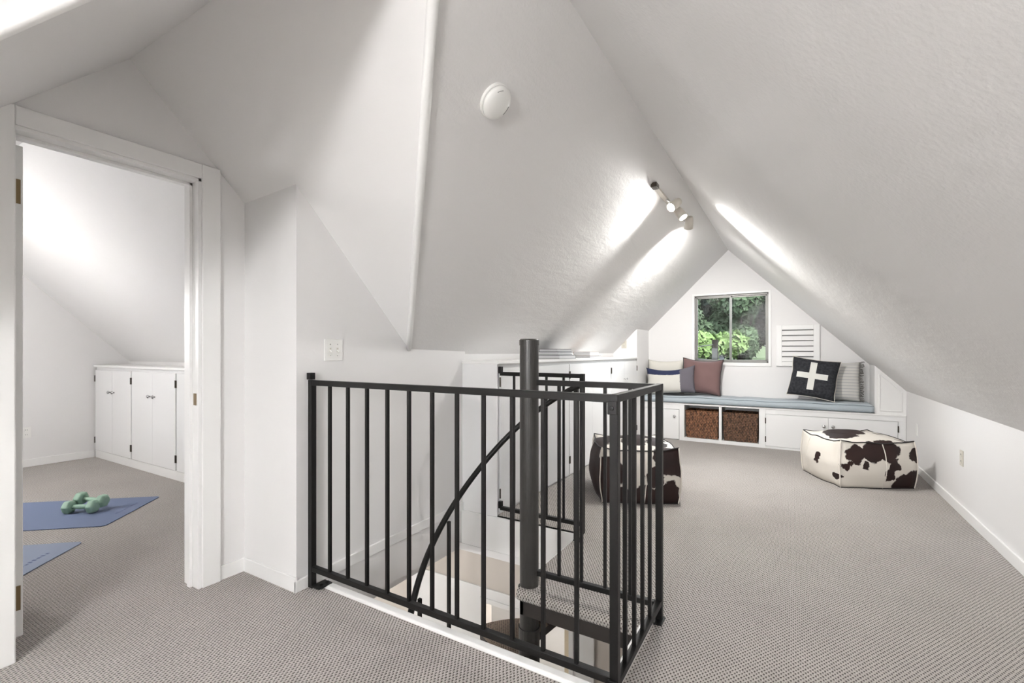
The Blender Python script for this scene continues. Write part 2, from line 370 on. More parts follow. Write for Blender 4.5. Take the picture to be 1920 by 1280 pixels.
# doorway wall, gable shaped, with opening
OY0, OY1, OZ = .560, 1.226, 2.08
T = .12
m = MB()
m.prism([(OY1, 0), (1.6, 0), (1.6, zC(XD, 1.6) + .04), (OY1, zC(XD, OY1) + .04)], 'x', XD - T, XD)
m.prism([(OY0, OZ), (OY1, OZ), (OY1, zC(XD, OY1) + .04), (dr(XD), zD(dr(XD)) + .04), (OY0, zD(OY0) + .04)], 'x', XD - T, XD)
m.prism([(-.7, 0), (OY0, 0), (OY0, zD(OY0) + .04), (-.7, zD(-.7) + .04)], 'x', XD - T, XD)
struct(m.build('wall_left', 'wall'), 'white gable wall with the open doorway')
# stair side wall block (jog + left wall), slightly splayed
XL2 = -2.165
m = MB(); m.prism([(XL, 1.45), (XL2, 2.9), (XL2 - .03, 7.2), (-2.62, 7.2), (-2.62, 1.45)], 'z', -.24, 2.2)
# cut to the slopes: rebuild as loft with roof heights
m = MB()
bot = [(XL, 1.45, -.24), (XL2, 2.9, -.24), (-2.62, 2.9, -.24), (-2.62, 1.45, -.24)]
top = [(XL, 1.45, zC(XL, 1.45) + .03), (XL2, 2.9, 1.26), (-2.62, 2.9, 1.26), (-2.62, 1.45, zC(-2.62, 1.45) + .03)]
yv = vx(XL)
a = [(XL, 1.45), (XL + (XL2 - XL) * (yv - 1.45) / 1.45, yv), (XL2, 2.9)]
front = [(XL, 1.45, -.24), (XL2, 2.9, -.24), (XL2, 2.9, zB(XL2) + .03), (a[1][0], yv, zB(XL) + .03), (XL, 1.45, zC(XL, 1.45) + .03)]
back = [(-2.62, p[1], p[2]) for p in front]
struct(m.loft(front, back).build('wall_left', 'wall'), 'white wall beside the stairwell carrying the light switch')
sbox('wall_left', 'wall', 'low white wall behind the long cabinet counter', (-2.62, XL2 - .02, 2.9, 7.2, -.24, zB(XL2) + .03))
sbox('wall_left', 'wall', 'white wall left of the camera', (-2.62, XL, YN - .1, -.45, 0, 1.32))
# base boards left
sbox('baseboard_left', 'trim', 'white baseboard between door casing and jog', (XD, XD + .012, 1.317, 1.45, 0, .075), bevel=.003)
sbox('baseboard_left', 'trim', 'white baseboard on the short jog wall', (XD + .012, XL + .012, 1.438, 1.45, 0, .075), bevel=.003)
m = MB(); m.loft([(XL, 1.438, 0), (XL + .012, 1.438, 0), (XL2 + .012, 2.88, 0), (XL2, 2.88, 0)], [(XL, 1.438, .06), (XL + .012, 1.438, .06), (XL2 + .012, 2.88, .06), (XL2, 2.88, .06)])
struct(m.build('baseboard_left', 'trim', bevel=.003), 'white baseboard along the stairwell wall')
# door casing
cx = XD + .02
m = MB(); m.box(XD, cx, OY1, OY1 + .09, 0, OZ + .075).box(XD, cx, OY0 - .09, OY0, 0, OZ + .075).box(XD, cx, OY0, OY1, OZ, OZ + .075)
struct(m.build('trim_3', 'trim', bevel=.004), 'white flat casing around the doorway')
m = MB(); m.box(XD - T - .01, XD + .012, OY1 - .016, OY1, 0, OZ).box(XD - T - .01, XD + .012, OY0, OY0 + .003, 0, OZ).box(XD - T - .01, XD + .012, OY0, OY1, OZ - .016, OZ)
m.box(XD - .075, XD - .045, OY1 - .03, OY1 - .016, 0, OZ - .016).box(XD - .075, XD - .045, OY0, OY1 - .016, OZ - .03, OZ - .016)
struct(m.build('trim_4', 'trim', bevel=.003), 'white door jamb with stop bead')
m = MB(); m.box(XD - .03, XD - .005, OY1 - .019, OY1 - .0155, .93, .99)
struct(m.build('trim_5', 'brass'), 'small brass strike plate on the door jamb')
# open door leaf
d1 = thing('door_1', 'white interior door leaf standing open inside the bedroom', 'door', (XD - T - .02, OY0 + .008, .01)); d1['kind'] = 'structure'
del d1['category']
ly0, ly1 = OY0 + .018, OY0 + .057
m = MB(); m.box(XD - T - .02 - .64, XD - T - .02, ly0, ly1, .03, OZ - .03); lf = m.build('door_leaf', 'trim', d1, bevel=.003)
for z in (.14, 1.81):
    m = MB(); m.box(XD - T - .021, XD - T - .017, ly0 + .002, ly0 + .031, z, z + .1); m.tube([(XD - T - .014, ly0 - .001, z), (XD - T - .014, ly0 - .001, z + .1)], .006, 8)
    m.build('hinge', 'brass', lf)

# wall behind the camera, window wall
bx0, bx1, bz0, bz1 = -.35, .35, .75, 1.45
m = MB()
m.prism([(-2.7, -.24), (bx0, -.24), (bx0, zA(bx0) + .05), (RX, RZ + .05), (-2.7, zB(-2.7) + .05)], 'y', YN - .12, YN)
m.prism([(bx1, -.24), (1.2, -.24), (1.2, zA(1.2) + .05), (bx1, zA(bx1) + .05)], 'y', YN - .12, YN)
m.prism([(bx0, -.24), (bx1, -.24), (bx1, bz0), (bx0, bz0)], 'y', YN - .12, YN)
m.prism([(bx0, bz1), (bx1, bz1), (bx1, zA(bx1) + .05), (bx0, zA(bx0) + .05)], 'y', YN - .12, YN)
struct(m.build('wall_back', 'wall'), 'white gable wall behind the camera')
w2 = thing('added_window', 'added gable window behind the camera letting in fill daylight', 'window', (0, YN - .06, bz0)); w2['kind'] = 'structure'; del w2['category']  # invented opening, added so sky light fills the room from behind
m = MB()
for q in ((bx0, bx0 + .03, bz0, bz1), (bx1 - .03, bx1, bz0, bz1), (bx0, bx1, bz0, bz0 + .03), (bx0, bx1, bz1 - .03, bz1), (-.015, .015, bz0, bz1)): m.box(q[0], q[1], YN - .08, YN - .04, q[2], q[3])
m.build('window_frame', 'alu', w2)
MB().box(bx0, bx1, YN - .064, YN - .060, bz0, bz1).build('pane', 'glass', w2)
WX_0, WX_1, WZ0, WZ1 = -1.205, -.278, 1.056, 1.995
m = MB()
m.prism([(-2.0, 0), (WX_0, 0), (WX_0, zB(WX_0) + .05), (-2.0, zB(-2.0) + .05)], 'y', YB, YB + .14)
m.prism([(WX_1, 0), (1.2, 0), (1.2, zA(1.2) + .05), (WX_1, zA(WX_1) + .05)], 'y', YB, YB + .14)
m.prism([(WX_0, 0), (WX_1, 0), (WX_1, WZ0), (WX_0, WZ0)], 'y', YB, YB + .14)
m.prism([(WX_0, WZ1), (WX_1, WZ1), (WX_1, zA(WX_1) + .05), (RX, RZ + .05), (WX_0, zB(WX_0) + .05)], 'y', YB, YB + .14)
struct(m.build('wall_front', 'wall'), 'white gable wall with the small window')
# alcove cheeks
XA, XC = .79, -1.85
m = MB(); m.prism([(XA, .5), (XR + .02, .5), (XR + .02, zA(XR + .02) + .02), (XA, zA(XA) + .02)], 'y', YF, YB + .02)
struct(m.build('wall_alcove_right', 'trim'), 'white cheek wall at the right end of the bench')
pm = MB(); px0, px1 = .835, 1.03
for p0, p1 in [((px0, .545), (px1, .545)), ((px1, .545), (px1, zA(px1) - .05)), ((px1, zA(px1) - .05), (px0, zA(px0) - .05)), ((px0, zA(px0) - .05), (px0, .545))]:
    pm.bar((p0[0], YF - .001, p0[1]), (p1[0], YF - .001, p1[1]), .012, .012)
struct(pm.build('trim_6', 'trim', bevel=.003), 'white moulding framing the panel beside the bench')
m = MB(); m.prism([(-2.4, 0), (XC, 0), (XC, zB(XC) + .03), (-2.4, zB(-2.4) + .03)], 'y', 6.43, YB + .02)
struct(m.build('wall_alcove_left', 'wall'), 'white cheek wall at the far end of the long cabinet')

# window
wn = thing('window_1', 'aluminium sliding window looking out on trees', 'window', (-.74, YB + .05, WZ0)); wn['kind'] = 'structure'; del wn['category']
fr = .022
m = MB(); y0, y1 = YB + .045, YB + .10
m.box(WX_0, WX_0 + fr, y0, y1, WZ0, WZ1).box(WX_1 - fr, WX_1, y0, y1, WZ0, WZ1).box(WX_0, WX_1, y0, y1, WZ0, WZ0 + fr + .006).box(WX_0, WX_1, y0, y1, WZ1 - fr, WZ1)
m.build('window_frame', 'alu', wn, bevel=.002)
xm = -.745
for x0, x1, dy in ((WX_0 + fr, xm + .02, .01), (xm - .012, WX_1 - fr, .03)):
    ms = MB(); z0, z1 = WZ0 + fr, WZ1 - fr; s = .017; ya = y0 + dy - .006; yb = ya + .016
    ms.box(x0, x0 + s, ya, yb, z0, z1).box(x1 - s, x1, ya, yb, z0, z1).box(x0, x1, ya, yb, z0, z0 + s).box(x0, x1, ya, yb, z1 - s, z1)
    sh = ms.build('sash', 'alu', wn, bevel=.0015)
    MB().box(x0 + s, x1 - s, ya + .006, ya + .010, z0 + s, z1 - s).build('pane', 'glass', sh)
m = MB(); c = .012
m.box(WX_0 - .03, WX_0 + .001, YB - c, YB, WZ0 - .045, WZ1 + .028).box(WX_1 - .001, WX_1 + .03, YB - c, YB, WZ0 - .045, WZ1 + .028).box(WX_0, WX_1, YB - c, YB, WZ1, WZ1 + .028).box(WX_0, WX_1, YB - c, YB, WZ0 - .045, WZ0)
struct(m.build('trim_7', 'trim', bevel=.003), 'white thin casing around the window')
# louvered vent
lv = thing('louvered_vent', 'white wooden louvered vent beside the window', 'vent', (.05, YB, 1.02))
m = MB(); m.box(-.19, -.125, YB - .03, YB, 1.02, 1.55).box(.222, .288, YB - .03, YB, 1.02, 1.55).box(-.125, .222, YB - .03, YB, 1.49, 1.55).box(-.125, .222, YB - .03, YB, 1.02, 1.075)
m.build('frame', 'trim', lv, bevel=.004)
MB().box(-.125, .222, YB - .004, YB - .001, 1.075, 1.49).build('backing', 'gap', lv)
for i in range(6):
    z = 1.083 + i * .0685
    m = MB(); m.loft([(-.125, YB - .032, z), (.222, YB - .032, z), (.222, YB - .026, z - .006), (-.125, YB - .026, z - .006)], [(-.125, YB - .010, z + .052), (.222, YB - .010, z + .052), (.222, YB - .004, z + .046), (-.125, YB - .004, z + .046)])
    m.build('slat', 'trim', lv)

# ------------------------------------------------------------------ stairwell edges and the floor below
struct(MB().box(XL + .05, -.528, 1.548, 1.588, -.27, .016).build('trim_8', 'trim', bevel=.006), 'white kerb board under the long railing')
struct(MB().box(-.575, -.53, 1.600, LY0, -.27, .014).build('trim_9', 'trim', bevel=.006), 'white kerb board under the short railing')
struct(MB().box(XL2, LX0, WY1 - .012, WY1 + .03, -.26, .0).build('trim_10', 'trim', bevel=.004), 'white fascia board on the far edge of the stairwell')
struct(MB().box(LX0 - .015, LX0 + .005, LY0 + .1, WY1, -.26, -.012).build('trim_11', 'trim'), 'white fascia board beside the stair landing')
ZL = -2.6
sbox('floor_downstairs', 'beige', 'pale floor of the storey below', (-4.2, 1.0, .0, 5.0, ZL - .1, ZL))
m = MB()
DX0, DX1, DZ = -2.02, -1.30, -.69
m.box(-4.2, DX0, 2.95, 3.05, ZL, -.24).box(DX1, 1.0, 2.95, 3.05, ZL, -.24).box(DX0, DX1, 2.95, 3.05, DZ, -.24)
struct(m.build('wall_downstairs', 'beige'), 'beige wall of the hall below the stairwell')
sbox('wall_downstairs', 'wall', 'pale walls closing the hall below', (-4.2, -4.1, 0, 5, ZL, -.24), (.9, 1.0, 0, 5, ZL, -.24), (-4.2, 1, 0, .1, ZL, -.24), (-4.2, 1, 4.9, 5.0, ZL, -.24))
sbox('ceiling_downstairs', 'wall', 'white ceiling of the storey below', (-4.2, XL - .06, 0, 5, -.30, -.25), (-2.2, 1, 0, 1.56, -.30, -.25), (-.53, 1, 1.56, 5, -.30, -.25), (-2.2, -.53, 2.85, 5, -.30, -.25))
m = MB(); yc = 2.935
m.box(DX1 + .02, DX1 + .17, yc, 2.95, ZL, -.59).box(-2.75, DX0 - .02, yc, 2.95, ZL, -.59).box(DX0 - .02, DX1 + .02, yc, 2.95, DZ + .02, -.59)
m.box(DX1 - .01, DX1 + .025, yc - .012, 2.95, ZL, DZ + .03).box(DX0 - .025, DX0 + .01, yc - .012, 2.95, ZL, DZ + .03).box(DX0, DX1, yc - .012, 2.95, DZ - .005, DZ + .03)
struct(m.build('trim_12', 'trim', bevel=.004), 'white door casing in the hall below')
sbox('trim_13', pbr('cream_door_edge', (.72, .62, .46), .5), 'cream door edge in the hall below', (DX1 - .055, DX1 - .015, 2.96, 3.02, ZL, DZ - .005))
sbox('wall_downstairs', 'trim', 'bright white wall seen through the lower doorway', (-3.2, -.6, 4.2, 4.3, ZL, -.3))
hl = thing('added_globe_lamp', 'added white opal globe lamp brightening the room behind the lower doorway', 'lamp', (-1.6, 3.6, -.34))  # added lamp, stands in for daylight in the room beyond the doorway
MB().lathe([(.0, 0), (.06, 0), (.06, -.02), (.02, -.02), (.02, -.06)], 16, (-1.6, 3.6, -.30)).build('canopy', 'plastic', hl)
MB().lathe([(.02 + .1 * math.sin(math.pi * i / 12), -.06 - .1 + .1 * math.cos(math.pi * i / 12)) for i in range(13)], 20, (-1.6, 3.6, -.30)).build('globe', 'lamp_c', hl, smooth=True)
hl2 = thing('added_globe_lamp', 'added white opal globe lamp as fill light in the hall below', 'lamp', (-3.2, 1.5, -.34))  # added fill lamp, no fixture known in this hall
MB().lathe([(.0, 0), (.06, 0), (.06, -.02), (.02, -.02), (.02, -.06)], 16, (-3.2, 1.5, -.30)).build('canopy', 'plastic', hl2)
MB().lathe([(.02 + .1 * math.sin(math.pi * i / 12), -.16 + .1 * math.cos(math.pi * i / 12)) for i in range(13)], 20, (-3.2, 1.5, -.30)).build('globe', 'lamp_c', hl2, smooth=True)

# ------------------------------------------------------------------ bedroom beyond the doorway
XW, YC = -6.87, 2.13
def zC2(y): return 3.56 - y
m = MB(); m.prism([(-.9, 0), (2.75, 0), (2.75, zC2(2.75) + .05), (.98, 2.63), (-.9, .75)], 'x', XW - .12, XW)
struct(m.build('wall_bedroom', 'wall'), 'white end wall of the bedroom beyond the doorway')
poly_slab('ceiling', 'ceil', [(XW - .1, .98, 2.58), (XD - T, .98, 2.58), (XD - T, 2.75, zC2(2.75)), (XW - .1, 2.75, zC2(2.75))], .12, 'white sloped ceiling above the bedroom cabinets')
poly_slab('ceiling', 'ceil', [(XW - .1, .98, 2.58), (XD - T, .98, 2.58), (XD - T, -.9, .70), (XW - .1, -.9, .70)], .12, 'white sloped ceiling on the near side of the bedroom')
sbox('wall_bedroom', 'wall', 'low white wall behind the bedroom cabinets', (XW, XD - .03, 2.47, 2.6, 0, 1.18))
sbox('wall_bedroom', 'wall', 'low white wall on the near side of the bedroom', (XW, XD - T, -.8, -.68, 0, .95))
sbox('baseboard_bedroom', 'trim', 'white baseboard on the bedroom end wall', (XW, XW + .014, -.68, YC, 0, .08), bevel=.003)
def knob(m, x, y, z, d, r=.013):
    mt = Vector((0, 0, 1)).rotation_difference(Vector(d)).to_matrix()
    return m.lathe([(r * .45, 0), (r * .45, .012), (r, .016), (r * 1.05, .022), (r * .7, .028), (0.001, .029)], 12, (x, y, z), mt)
def butt_hinge(m, p, axis_off):
    m.tube([(p[0], p[1], p[2] - .035), (p[0], p[1], p[2] + .035)], .006, 8)
    return m
bounds = [XW + .02, -5.90, -4.944, -3.95, -2.98]
for i in range(4):
    x0, x1 = bounds[i], bounds[i + 1]
    lab = ['bedroom cabinet in the far corner against the end wall', 'white bedroom cabinet second from the end wall, two doors', 'white bedroom cabinet third from the end wall, two doors', 'white bedroom cabinet nearest the doorway wall'][i]
    cb = thing('storage_cabinet', 'white ' + lab if i == 0 else lab, 'cabinet', ((x0 + x1) / 2, YC + .15, 0), 'built-in cabinets in the bedroom')
    MB().box(x0, x1, YC + .018, 2.455, .0, 1.03).build('body', 'cab', cb)
    MB().box(x0, x1, YC + .004, YC + .018, .0, .085).build('plinth', 'trim', cb, bevel=.002)
    xm_ = (x0 + x1) / 2
    for a, b, hs in ((x0 + .012, xm_ - .0015, 0), (xm_ + .0015, x1 - .012, 1)):
        d = MB().box(a, b, YC, YC + .018, .09, 1.0).build('door', 'cab', cb, bevel=.002)
        kx = b - .05 if hs == 0 else a + .05
        knob(MB(), kx, YC, .76, (0, -1, 0), .017).build('knob', 'chrome', d, smooth=True)
        for z in (.2, .9):
            hx = a - .004 if hs == 0 else b + .004
            butt_hinge(MB(), (hx, YC - .003, z), 0).build('hinge', 'hinge', d)
tag(MB().box(XW + .02, -2.98, YC - .015, 2.46, 1.03, 1.055).build('countertop', 'trim', origin=((XW - 2.98) / 2, 2.3, 1.03), bevel=.004), 'long white top over the bedroom cabinets', 'countertop')

def outlet(name, label, pos, normal, mat, kind='duplex', group=None):
    t = thing(name, label, 'outlet' if kind != 'switch' else 'light switch', pos, group)
    nv = Vector(normal); u = Vector((0, 0, 1)).cross(nv).normalized(); W = .0575 if kind == 'switch' else .0365; H_ = .0575
    P = Vector(pos)
    def pl(a0, a1, b0, b1, d0, d1):
        q = [P + u * a + Vector((0, 0, b)) for a, b in ((a0, b0), (a1, b0), (a1, b1), (a0, b1))]
        return MB().loft([x + nv * d0 for x in q], [x + nv * d1 for x in q])
    pl(-W, W, -H_, H_, 0, .006).build('plate', mat, t, bevel=.002)
    if kind == 'duplex':
        for z in (-.0245, .0245):
            f = pl(-.016, .016, z - .014, z + .014, .004, .008).build('socket', mat, t, bevel=.003)
            for a in (-.006, .006): pl(a - .0013, a + .0013, z - .002, z + .008, .0078, .0085).build('slot', 'dark', f)
    elif kind == 'switch':
        for a in (-.023, .023):
            pl(a - .005, a + .005, -.012, .012, .004, .0075).build('toggle_slot', 'ivory', t)
            q0 = P + u * a + nv * .006; MB().bar(q0, q0 + nv * .014 + Vector((0, 0, -.012)), .009, .007).build('toggle', mat, t, bevel=.001)
            for z in (-.03, .03): pl(a - .003, a + .003, z - .003, z + .003, .0055, .0068).build('screw', 'chrome', t)
    return t
outlet('wall_outlet', 'white outlet plate on the bedroom end wall near the mats', (XW, 1.575, .36), (1, 0, 0), 'plastic')
outlet('wall_outlet', 'ivory duplex outlet low on the right knee wall', (XR, 4.672, .418), (-1, 0, 0), 'ivory')
outlet('wall_plate', 'white blank plate on the knee wall near the bench', (XR, 6.125, .42), (-1, 0, 0), 'plastic', 'blank')
outlet('wall_outlet', 'beige outlet above the counter end on the cheek wall', (-2.03, 6.43, 1.31), (0, -1, 0), 'ivory')
sw = outlet('light_switch', 'white double toggle switch plate on the stairwell wall', (-2.134, 1.672, 1.212), (1, 0, 0), 'plastic', 'switch')

def yoga_mat(name, label, mat, corners, group):
    c = [Vector((x, y, 0)) for x, y in corners]; cen = sum(c, Vector()) / 4
    bm = bmesh.new(); t = .006
    pts = []
    for i in range(4):
        p, a, b = c[i], c[i - 1], c[(i + 1) % 4]; ua, ub = (a - p).normalized(), (b - p).normalized()
        for k in range(5):
            s = k / 4; r = .035
            q = p + ua * r * (1 - s) ** 2 + ub * r * s ** 2
            pts.append(q)
    o = MB().loft([p + Vector((0, 0, .001)) for p in pts], [p + Vector((0, 0, t)) for p in pts])
    ob = o.build(name, mat, origin=(cen.x, cen.y, 0)); return tag(ob, label, 'yoga mat', group)
def quad(p, u, L, W_):
    """corner p, unit direction u along the long side (towards -X), width to the +Y side"""
    u = Vector(u).normalized(); v = Vector((-u.y, u.x)); p = Vector(p)
    return [p, p + u * L, p + u * L + v * W_, p + v * W_]
q1 = [(-4.50, 1.825), (-4.06, 1.315), (-5.45, .10), (-5.89, .61)]
q2 = [(-3.84, 1.14), (-3.40, .64), (-4.75, -.58), (-5.19, -.08)]
mt1 = yoga_mat('yoga_mat', 'dark blue yoga mat carrying the green dumbbells', 'mat', q1, 'yoga mats in the bedroom')
mt2 = yoga_mat('yoga_mat', 'paler blue yoga mat lying empty near the doorway', 'mat2', q2, 'yoga mats in the bedroom')
# printed lettering strip on the mats (illegible in the photo: thin marks)
for mo, q in ((mt1, q1), (mt2, q2)):
    p = Vector(q[0]); d = (Vector(q[1]) - p).normalized(); e = (Vector(q[3]) - p).normalized(); m = MB()
    random.seed(3)
    for k in range(9):
        a = p + d * (.16 + .03 * k) + e * .075; h = random.uniform(.012, .026)
        z = .0063
        A = [Vector((*(a), z)), Vector((*(a + d * .016), z)), Vector((*(a + d * .016 + e * h), z)), Vector((*(a + e * h), z))]
        m.loft(A, [v + Vector((0, 0, .0004)) for v in A])
    m.build('printed_mark', 'matprint', mo)

def dumbbell(label, c, axis, group):
    t = thing('dumbbell', label, 'dumbbell', c, group)
    ax_ = Vector(axis).normalized(); mt = Vector((0, 0, 1)).rotation_difference(ax_).to_matrix()
    cc = Vector(c)
    MB().lathe([(.0155, -.06), (.0165, -.03), (.0185, 0), (.0165, .03), (.0155, .06)], 12, cc, mt).build('handle', 'sage', t, smooth=True)
    for s in (-1, 1):
        rr = .051
        pr = [(rr * .72, .052), (rr, .064), (rr, .098), (rr * .72, .112)]
        MB().lathe([(r, s * z) for r, z in pr], 6, cc, mt @ Matrix.Rotation(R(0), 3, 'Z')).build('head', 'sage', t, bevel=.006, seg=2)
    return t
dumbbell('sage green hex dumbbell lying on the dark blue mat', (-4.54, 1.33, .051), (.80, .60, 0), 'pair of dumbbells')
dumbbell('sage green hex dumbbell leaning on top of the other dumbbell', (-4.565, 1.40, .082), (.83, .50, -.12), 'pair of dumbbells')

# ------------------------------------------------------------------ long cabinet at the left
YE = 6.43; ZT = 1.112
cbs = [(2.88, 4.159), (4.159, 5.364), (5.364, YE)]
cl = ['long white cabinet whose plain end panel faces the stairwell', 'white two-door cabinet in the middle of the counter run', 'white cabinet at the window end of the counter run']
for i, (a, b) in enumerate(cbs):
    cb = thing('storage_cabinet', cl[i], 'cabinet', (-2.0, (a + b) / 2, 0), 'built-in cabinets under the attic slope')
    MB().box(XL2 - .01, -1.868, a, b, 0, ZT).build('body', 'cab', cb)
    if i == 0: MB().box(XL2 - .01, -1.85, a - .014, a + .001, 0, ZT).build('end_panel', 'cab', cb, bevel=.002)
    f0 = a + (.03 if i == 0 else .012); f1 = b - .012; mid = (f0 + f1) / 2
    for y0_, y1_, hs in ((f0, mid - .0015, 0), (mid + .0015, f1, 1)):
        d = MB().box(-1.868, -1.85, y0_, y1_, .02, ZT - .03).build('door', 'cab', cb, bevel=.002)
        knob(MB(), -1.85, (y1_ - .04 if hs == 0 else y0_ + .04), .86, (1, 0, 0), .012).build('knob', 'chrome', d, smooth=True)
        for z in (.16, .98):
            hy = y0_ - .005 if hs == 0 else y1_ + .005
            butt_hinge(MB(), (-1.847, hy, z), 0).build('hinge', 'hinge', d)
tag(MB().box(XL2 - .015, -1.83, 2.86, YE, ZT, 1.137).build('countertop', 'trim', origin=(-2.0, 4.6, ZT), bevel=.004), 'long white counter above the attic cabinets holding the books', 'countertop')

def book(label, x0, x1, y0, y1, z0, z1, cov, group, tilt=0):
    t = thing('book', label, 'book', ((x0 + x1) / 2, (y0 + y1) / 2, z0), group)
    c = .003
    MB().box(x0 + .004, x1 - .004, y0 + .004, y1 - .004, z0 + c, z1 - c).build('page_block', 'page', t)
    MB().box(x0, x1, y0, y1, z0, z0 + c).box(x0, x1, y0, y1, z1 - c, z1).box(x0, x0 + .003, y0, y1, z0 + c, z1 - c).build('cover', cov, t)
    t.rotation_euler = (0, 0, tilt); return t
zt = 1.137
book('large white book with dark cover edges, bottom of the taller stack', -2.12, -1.872, 3.98, 4.36, zt, zt + .036, 'cover_dark', 'books in the taller stack')
book('grey paged book with dark covers in the middle of the taller stack', -2.11, -1.892, 3.99, 4.33, zt + .036, zt + .066, 'cover_dark', 'books in the taller stack', .03)
book('slim book with dark covers on top of the taller stack', -2.10, -1.90, 4.0, 4.31, zt + .066, zt + .094, 'cover_dark', 'books in the taller stack', -.02)
book('thin tan book at the bottom of the shorter stack', -2.09, -1.875, 4.76, 5.08, zt, zt + .022, 'cover_dark', 'books in the shorter stack')
book('thick tan book with white spine on top of the shorter stack', -2.08, -1.885, 4.77, 5.06, zt + .022, zt + .068, 'cover_tan', 'books in the shorter stack', .03)

# ------------------------------------------------------------------ window bench
ZS = .508
bn = thing('window_bench', 'white built-in storage bench below the window', 'bench', (-.4, YF + .2, 0))
m = MB()
m.box(XC, -1.267, YF + .018, YB, 0, ZS - .022).box(-.368, XR - .002, YF + .018, YB, 0, ZS - .022)
m.box(-1.267, -.368, YB - .02, YB, 0, ZS - .022).box(-1.267, -.368, YF + .018, YB, 0, .042).box(-1.267, -.368, YF + .018, YB, .482, ZS - .022)
m.build('body', 'cab', bn)
m = MB()
m.box(-1.33, -1.267, YF, YF + .018, 0, .486).box(-.368, -.296, YF, YF + .018, 0, .486).box(-1.267, -.368, YF, YF + .018, 0, .045).box(-1.267, -.368, YF, YF + .018, .482, .486)
m.box(XC, -1.33, YF, YF + .018, .42, .486).box(-.296, XR - .002, YF, YF + .018, .43, .486).box(1.0, XR - .002, YF, YF + .018, 0, .43).box(-.296, 1.0, YF, YF + .018, 0, .026)
m.build('face_frame', 'cab', bn, bevel=.002)
MB().box(-.833, -.801, YF, YB - .02, .042, .482).build('divider', 'cab', bn, bevel=.002)
MB().box(XC, XR - .002, YF - .008, YB, .486, ZS).build('seat_board', 'trim', bn, bevel=.003)
for a, b, kx, hz in ((XC + .03, -1.335, -1.392, None), (-.292, .3545, .312, -.296), (.3575, .996, .402, 1.0)):
    d = MB().box(a, b, YF - .003, YF + .016, .03 if hz else .012, .425 if hz else .415).build('door', 'cab', bn, bevel=.002)
    knob(MB(), kx, YF - .003, .322, (0, -1, 0), .019).build('knob', 'chrome', d, smooth=True)
    if hz is not None:
        for z in (.345, .115): butt_hinge(MB(), (hz, YF - .005, z), 0).build('hinge', 'hinge', d)

# cushion: soft slab with a seam dip
def soft_slab(x0, x1, y0, y1, z0, z1, nx, ny, dip):
    vs_ = []; fs = []
    def prof(s, L, r): # rounded end height factor
        d = min(s, L - s); return math.sqrt(max(0, 1 - max(0, (r - d) / r) ** 2)) if d < r else 1
    h = (z1 - z0) / 2; zc = (z0 + z1) / 2
    for side in (1, -1):
        for i in range(nx + 1):
            for j in range(ny + 1):
                x = x0 + (x1 - x0) * i / nx; y = y0 + (y1 - y0) * j / ny
                f = prof(x - x0, x1 - x0, .02) * prof(y - y0, y1 - y0, .02)
                z = zc + side * h * (.72 + .28 * f)
                if side > 0: z += dip(x, y) 
                vs_.append((x, y, z))
    N = (nx + 1) * (ny + 1); idx = lambda s, i, j: s * N + i * (ny + 1) + j
    for i in range(nx):
        for j in range(ny):
            fs.append((idx(0, i, j), idx(0, i + 1, j), idx(0, i + 1, j + 1), idx(0, i, j + 1))); fs.append((idx(1, i, j), idx(1, i, j + 1), idx(1, i + 1, j + 1), idx(1, i + 1, j)))
    for i in range(nx):
        for j in (0, ny): fs.append((idx(0, i, j), idx(0, i + 1, j), idx(1, i + 1, j), idx(1, i, j)))
    for j in range(ny):
        for i in (0, nx): fs.append((idx(0, i, j), idx(0, i, j + 1), idx(1, i, j + 1), idx(1, i, j)))
    return MB().add(vs_, fs)
cdip = lambda x, y: -.008 * math.exp(-((x + .62) / .05) ** 2) + .004 * math.sin(x * 5.1) + .003 * math.sin(x * 11 + 1)
ZC = .602
cu = thing('bench_cushion', 'long blue grey seat cushion with piping on the window bench', 'cushion', (-.53, 6.83, ZS))
soft_slab(XC + .01, XA - .003, YF - .025, YB - .005, ZS + .001, ZC, 120, 14, cdip).build('cushion_body', 'cushion', cu, smooth=True)
for zz in (ZC - .014, ZS + .014):
    pts = [(XC + .012 + (XA - XC - .018) * i / 80, YF - .026, zz + (cdip(XC + (XA - XC) * i / 80, 0) if zz > .55 else 0)) for i in range(81)]
    MB().tube(pts, .0042, 6).build('piping', 'cushion_pipe', cu, smooth=True)

